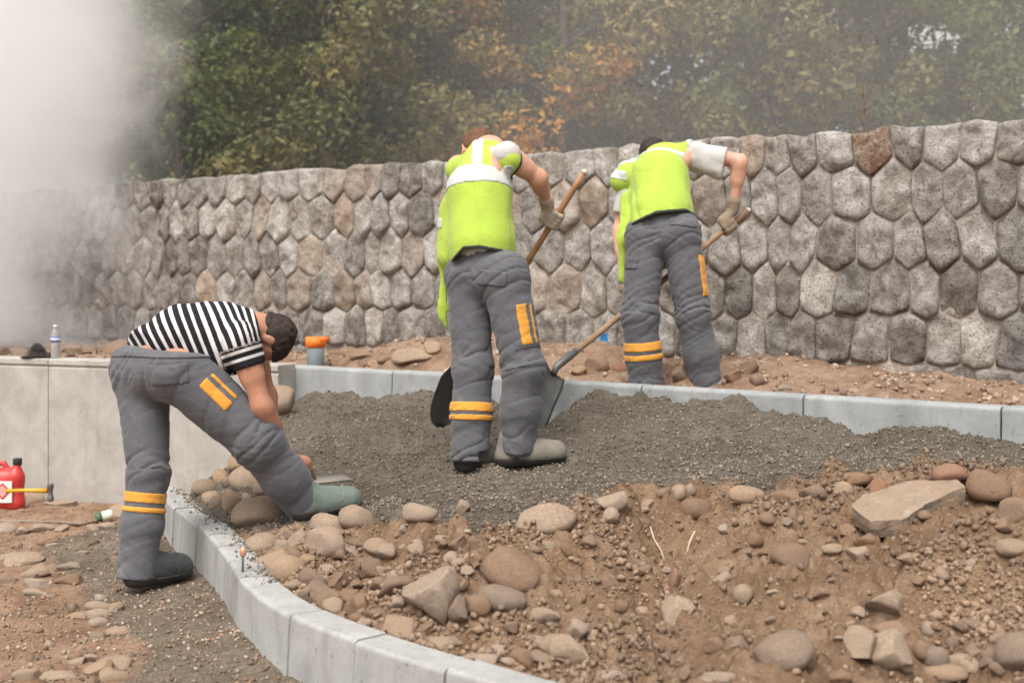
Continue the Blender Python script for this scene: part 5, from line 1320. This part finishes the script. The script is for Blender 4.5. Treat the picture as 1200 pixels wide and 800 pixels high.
V, Q = mesh_field(lambda P: np.maximum(np.abs(P[:, 2] - .012 - .1 * (P[:, 0] * .5) ** 1 * .5 - fbm(P * 12, 2) * .02) - .006, np.sqrt((P[:, 0] / 1.15) ** 2 + P[:, 1] ** 2) - .108), (-.16, -.15, -.03), (.16, .15, .06), .0065); obj('brim', mesh_np('brim', V, Q), fabric('black felt brim', lin(46, 42, 40), .95, .2), ht)
# survey stake
stp = RK0 + RKN * .17 + RKD * .03; st = props(empty('survey_stake', (stp[0], stp[1], .95)), 'grey survey stake with bright orange top standing at the straight kerb\'s end', 'stake')
mb = MB(); mb.box((0, 0, .105), (.125, .03, .21 + .05), np.array(Matrix.Rotation(.25, 3, 'Z'))); mb.build('post', simple('grey painted post', lin(104, 110, 112), .7), st, bevel=.004)
mb = MB(); mb.box((0, 0, .275), (.14, .036, .08), np.array(Matrix.Rotation(.25, 3, 'Z'))); mb.box((.065, .01, .295), (.07, .02, .035), np.array(Matrix.Rotation(.5, 3, 'Z'))); mb.build('orange_top', simple('orange marking paint', lin(250, 122, 44), .6), st, bevel=.004)
# nail with copper cap on the kerb
s_n = min(np.linspace(0, KD[-1], 900), key=lambda s: abs(600 + kpath(s)[0][0] * F / kpath(s)[0][1] - 275)); p_, t_, n_ = kpath(s_n)
nl = props(empty('marking_nail', (p_[0] + n_[0] * .03, p_[1] + n_[1] * .03, KT)), 'thin steel nail with copper cap standing on the curved kerb', 'nail')
mb = MB(); mb.tube([(0, 0, -.01), (.002, 0, .075)], .0045, 8); mb.build('shank', M_steel, nl, True)
mb = MB(); mb.lathe([(.008, .06), (.0125, .068), (.0125, .086), (.009, .094), (.004, .096)], (.002, 0, 0), 12); mb.build('copper_cap', simple('copper', lin(216, 160, 130), .45, metal=.5), nl, True)
# dry weed on top of the wall, twigs in the soil
M_dry = simple('dry stem', lin(120, 98, 78), .9)
for t_ in np.linspace(-.4, 8, 4000):
    q = SW0 + SWD * t_ - SWN * .15
    if 600 + q[0] * F / q[1] <= 1013: break
wd = props(empty('dry_weed', (q[0], q[1], WTOP - .04)), 'single dry seed stalk growing on top of the stone wall', 'weed')
mb = MB(); mb.tube([(0, 0, -.04), (.005, 0, .12), (-.012, 0, .28), (-.006, 0, .36)], [.004, .0035, .003, .0015], 6); mb.build('stem', M_dry, wd)
mb = MB()
for i in range(26):
    z = rs.uniform(.05, .33); a = rs.uniform(0, 6.28); l = rs.uniform(.012, .04) * (1.2 - z * 2); c = np.array([-.004, 0, z])
    mb.tube([c, c + np.array([math.cos(a) * l, math.sin(a) * l, l * .9])], [.0025, .0035], 5)
mb.build('seed_heads', M_dry, wd)
M_straw = simple('pale root', lin(196, 176, 150), .9)
for pts, lab in ((((764, 622), (768, 636), (775, 647), (781, 656)), 'pale bent twig sticking out of the soil, left one of two'), (((816, 624), (809, 636), (803, 648)), 'pale straight twig sticking out of the soil, right one of two')):
    b0 = hit(*pts[-1]); P_ = [np.array([b0[0] + (x - pts[-1][0]) * b0[1] / F, b0[1] + .02 * i, b0[2] + (pts[-1][1] - y) * b0[1] / F]) for i, (x, y) in enumerate(pts[::-1])]
    P_[0] = P_[0] - np.array([0, 0, .03]); mb = MB(); mb.tube([p - P_[0] for p in P_], [.004, .0035, .003, .002][:len(P_)], 6); o = mb.build('twig', M_straw, None, True); o.location = P_[0]; props(o, lab, 'twig')

# ---------------------------------------------------------------- trees beyond the wall
def leaf_mat():
    t = NT('foliage'); v, oi = t.coords(False); c = t.attr('tint', 'Color')
    tr = t.n('ShaderNodeBsdfTranslucent'); t.l(c, tr.inputs[0]); mx = t.n('ShaderNodeMixShader'); mx.inputs[0].default_value = .3
    t.done(c, .6, None, .3); t.l(t.b.outputs[0], mx.inputs[1]); t.l(tr.outputs[0], mx.inputs[2]); t.l(mx.outputs[0], t.out.inputs[0]); return t.m
M_leaf = leaf_mat(); M_bark = simple('bark', lin(86, 76, 66), .95, .9, 14, .05, .3)
def leaves(name, centers, radii, per, size, cols, seed, parent=None):
    r = np.random.default_rng(seed); nC = len(centers); n = nC * per
    c = np.repeat(centers, per, 0); rad = np.repeat(radii, per)
    d = r.normal(size=(n, 3)); d /= np.linalg.norm(d, axis=1)[:, None]; d *= (rad * r.random(n) ** .45)[:, None]; d[:, 2] *= .75
    p = c + d
    nrm = d / (np.linalg.norm(d, axis=1)[:, None] + 1e-6) + r.normal(size=(n, 3)) * .7 + np.array([0, 0, .5]); nrm /= np.linalg.norm(nrm, axis=1)[:, None]
    a = np.cross(nrm, r.normal(size=(n, 3))); a /= np.linalg.norm(a, axis=1)[:, None]; b = np.cross(nrm, a)
    s = (size * r.uniform(.6, 1.35, n))[:, None]
    V = np.stack([p - a * s, p - b * s * .55 + nrm * s * .1, p + a * s, p + b * s * .55 + nrm * s * .1], 1).reshape(-1, 3)
    Fq = np.arange(n * 4).reshape(n, 4); me = mesh_np(name, V, Fq, smooth=False)
    cols = np.array([k[:3] for k in cols]); cl = r.random(nC); base = np.repeat(cl, per) * .7 + r.random(n) * .3
    x = base * (len(cols) - 1); i = np.clip(x.astype(int), 0, len(cols) - 2); f = (x - i)[:, None]; cc = cols[i] * (1 - f) + cols[i + 1] * f; cc = cc * r.uniform(.85, 1.4, (n, 1))
    color_attr(me, 'tint', np.repeat(cc, 4, 0)); return obj(name, me, M_leaf, parent)
GR = [lin(44, 58, 28), lin(62, 80, 36), lin(80, 96, 44), lin(102, 112, 52), lin(128, 120, 58)]
OL = [lin(64, 72, 42), lin(86, 92, 52), lin(106, 106, 60), lin(126, 116, 66), lin(150, 124, 70)]
OR = [lin(76, 80, 42), lin(104, 100, 52), lin(140, 120, 60), lin(168, 132, 66), lin(194, 130, 62)]
def tree(px, Y, hgt, wid, cols, label, seed, low=1.0, nC=60, per=150, trunk_r=.16, leaf=.056):
    X = (px - 600) * Y / F; zb = .1; r = np.random.default_rng(seed)
    e = props(empty('tree', (X, Y, zb)), label, 'tree', None)
    mb = MB(); k = 9; lean = r.normal(size=2) * .15
    path = [np.array([lean[0] * (t ** 1.5) + .06 * math.sin(t * 7 + seed), lean[1] * t, t * hgt * .8]) for t in np.linspace(0, 1, k)]
    mb.tube([np.array([0, 0, -.3])] + path, [trunk_r * 1.35] + [trunk_r * (1.15 - .95 * i / (k - 1)) for i in range(k)], 12); mb.build('trunk', M_bark, e, True)
    ends = []
    for j in range(11):
        i = r.integers(2, k - 1); a = r.uniform(0, 6.28); l = wid * r.uniform(.35, .8); b = path[i]
        q = [b, b + np.array([math.cos(a) * l * .5, math.sin(a) * l * .5, l * .28]), b + np.array([math.cos(a) * l, math.sin(a) * l, l * .62])]
        mb = MB(); mb.tube(q, [trunk_r * .45, trunk_r * .3, trunk_r * .1], 7); mb.build('limb', M_bark, e, True); ends.append(q[2])
    C = []
    while len(C) < nC:
        q = r.uniform(-1, 1, 3)
        if q @ q > 1 or r.random() > .35 + .75 * (q @ q): continue
        C.append(np.array([q[0] * wid, q[1] * wid * .8, low + (hgt - low) * (.5 + .5 * q[2])]))
    C = np.array(C + ends); leaves('crown', C, r.uniform(.3, .75, len(C)) * wid / 2.2, per, leaf, cols, seed + 50, e); return e
T = [(-60, 21, 9.5, 2.6, GR, 'dense green tree half hidden in the smoke'), (95, 22.5, 9.5, 2.5, GR, 'dark tree whose crown shows at the smoke\'s ragged edge'), (215, 19.5, 9.0, 2.5, GR, 'dark green tree just right of the smoke'), (390, 18.5, 8.8, 2.4, OL, 'olive green tree with yellowing leaves behind the wall'), (520, 20.5, 9.2, 2.3, GR, 'dark dense tree behind the shovelling man in the middle'),
     (655, 19.5, 8.6, 2.2, OR, 'tree with orange and yellow autumn leaves'), (795, 22, 9.6, 2.5, OL, 'hazy tree with a thick straight trunk showing below its crown'), (900, 18.5, 8.4, 2.2, OL, 'light olive tree behind the worker on the terrace'), (1040, 20.5, 9.2, 2.4, OL, 'muted olive tree behind the dry weed on the wall'), (1180, 19, 8.6, 1.9, GR, 'green tree with gaps showing white beyond')]
for i, (px, Y, hh, ww, cc, lab) in enumerate(T):
    tk = px == 795
    tree(px, Y - (1.2 if tk else 0), hh, ww, cc, lab, 100 + i * 7, low=2.2 if tk else .9, nC=66, per=300, trunk_r=.30 if tk else .15)
# the wood behind reads as one mass
r = np.random.default_rng(77); Cw = np.c_[np.r_[r.uniform(-16, 15, 700), r.uniform(-12, 2, 300)], r.uniform(23.5, 27, 1000), r.uniform(.5, 10, 1000)]
Cw = Cw[~((np.abs(Cw[:, 0] - 9.6) < .8) & (Cw[:, 2] > 3.6) & (Cw[:, 2] < 5.8))]
w_ = leaves('wood', Cw, r.uniform(.7, 1.3, len(Cw)), 200, .11, [lin(40, 52, 30), lin(58, 70, 38), lin(80, 90, 48), lin(102, 102, 56)], 78)
props(w_, 'dark mass of woodland closing the view behind the trees', None, None, 'stuff')
# pale house glimpsed through the leaves
hs = props(empty('house', (10.4, 30, 0)), 'pale house front glimpsed through leaves at the right', 'house')
mb = MB(); mb.box((0, 3, 5.5), (7, 6, 11)); mb.build('wall', simple('white render', lin(206, 204, 202), .9), hs)
mb = MB(); mb.add([(-3.9, -.4, 11), (3.9, -.4, 11), (3.9, 6.4, 11), (-3.9, 6.4, 11), (-3.9, 3, 13.4), (3.9, 3, 13.4)], [[0, 1, 5, 4], [2, 3, 4, 5], [0, 4, 3], [1, 2, 5], [0, 3, 2, 1]]); mb.build('roof', simple('red tiles', lin(140, 72, 58), .9), hs)
for x, z in ((-1.9, 4.6), (.2, 4.6), (2.2, 4.6), (-1.9, 2), (.2, 2), (2.2, 2), (-1.9, 8.6), (.2, 8.6), (2.2, 8.6)):
    mb = MB(); mb.box((x, -.03, z), (1.0, .08, 1.4)); wi = mb.build('window', simple('red shutter', lin(150, 60, 60), .8) if (x, z) == (-1.9, 4.6) else simple('window frame', lin(190, 190, 188), .6), hs)
    mb = MB(); mb.box((x, -.08, z), (.8, .02, 1.2)); mb.build('pane', simple('dark pane', lin(60, 66, 72), .2), wi)

# ---------------------------------------------------------------- smoke
def smoke_box(name, lo, hi, label, build):
    mb = MB(); c = (np.array(lo) + np.array(hi)) / 2; mb.box((0, 0, 0), np.array(hi) - np.array(lo)); m = bpy.data.materials.new(name); m.use_nodes = True; nt = m.node_tree; nt.nodes.clear()
    out = nt.nodes.new('ShaderNodeOutputMaterial'); pv = nt.nodes.new('ShaderNodeVolumePrincipled'); nt.links.new(pv.outputs[0], out.inputs['Volume'])
    pv.inputs['Color'].default_value = (.99, .985, .98, 1); pv.inputs['Anisotropy'].default_value = -.2
    build(nt, pv); o = mb.build(name, m, None); o.location = c; return props(o, label, kind='stuff')
def plume(nt, pv):
    N = lambda t, **k: [setattr(x := nt.nodes.new(t), a, b) for a, b in k.items()] and x or nt.nodes[-1]
    g = nt.nodes.new('ShaderNodeNewGeometry'); sp = nt.nodes.new('ShaderNodeSeparateXYZ'); nt.links.new(g.outputs['Position'], sp.inputs[0])
    def mth(op, a, b=None, c=None):
        x = nt.nodes.new('ShaderNodeMath'); x.operation = op
        for i, v in enumerate((a, b, c)):
            if v is None: continue
            if isinstance(v, (int, float)): x.inputs[i].default_value = v
            else: nt.links.new(v, x.inputs[i])
        return x.outputs[0]
    no = nt.nodes.new('ShaderNodeTexNoise'); no.inputs['Scale'].default_value = .95; no.inputs['Detail'].default_value = 6; no.inputs['Roughness'].default_value = .6; no.inputs['Distortion'].default_value = .6
    nt.links.new(g.outputs['Position'], no.inputs['Vector'])
    # edge of the plume: x_edge = a + b*z - c*(y-11)   ; density where x < x_edge
    edge = mth('ADD', mth('MULTIPLY', sp.outputs[2], .16), mth('MULTIPLY', mth('SUBTRACT', sp.outputs[1], 11.0), -.30))
    edge = mth('ADD', edge, -3.95)
    d = mth('SUBTRACT', edge, sp.outputs[0]); d = mth('ADD', d, mth('MULTIPLY', mth('SUBTRACT', no.outputs['Fac'], .5), 4.2))
    mr = nt.nodes.new('ShaderNodeMapRange'); mr.interpolation_type = 'SMOOTHSTEP'; nt.links.new(d, mr.inputs[0]); mr.inputs[1].default_value = -.55; mr.inputs[2].default_value = 1.15; mr.inputs[3].default_value = 0; mr.inputs[4].default_value = .8
    nt.links.new(mr.outputs[0], pv.inputs['Density'])
smoke_box('smoke', (-8.5, 10.9, 1.10), (-2.0, 15.2, 6.3), 'thick pale smoke drifting up in front of the wall and trees', plume)
def drift(nt, pv):
    g = nt.nodes.new('ShaderNodeNewGeometry'); sp = nt.nodes.new('ShaderNodeSeparateXYZ'); nt.links.new(g.outputs['Position'], sp.inputs[0])
    mr = nt.nodes.new('ShaderNodeMapRange'); mr.interpolation_type = 'SMOOTHSTEP'; nt.links.new(sp.outputs[0], mr.inputs[0]); mr.inputs[1].default_value = -2.6; mr.inputs[2].default_value = 1.2; mr.inputs[3].default_value = 0.035; mr.inputs[4].default_value = .12
    nt.links.new(mr.outputs[0], pv.inputs['Density'])
smoke_box('drifting_smoke', (-9.5, 14.9, 2.75), (9.5, 16.4, 6.6), 'thin smoke haze hanging in front of the trees', drift)
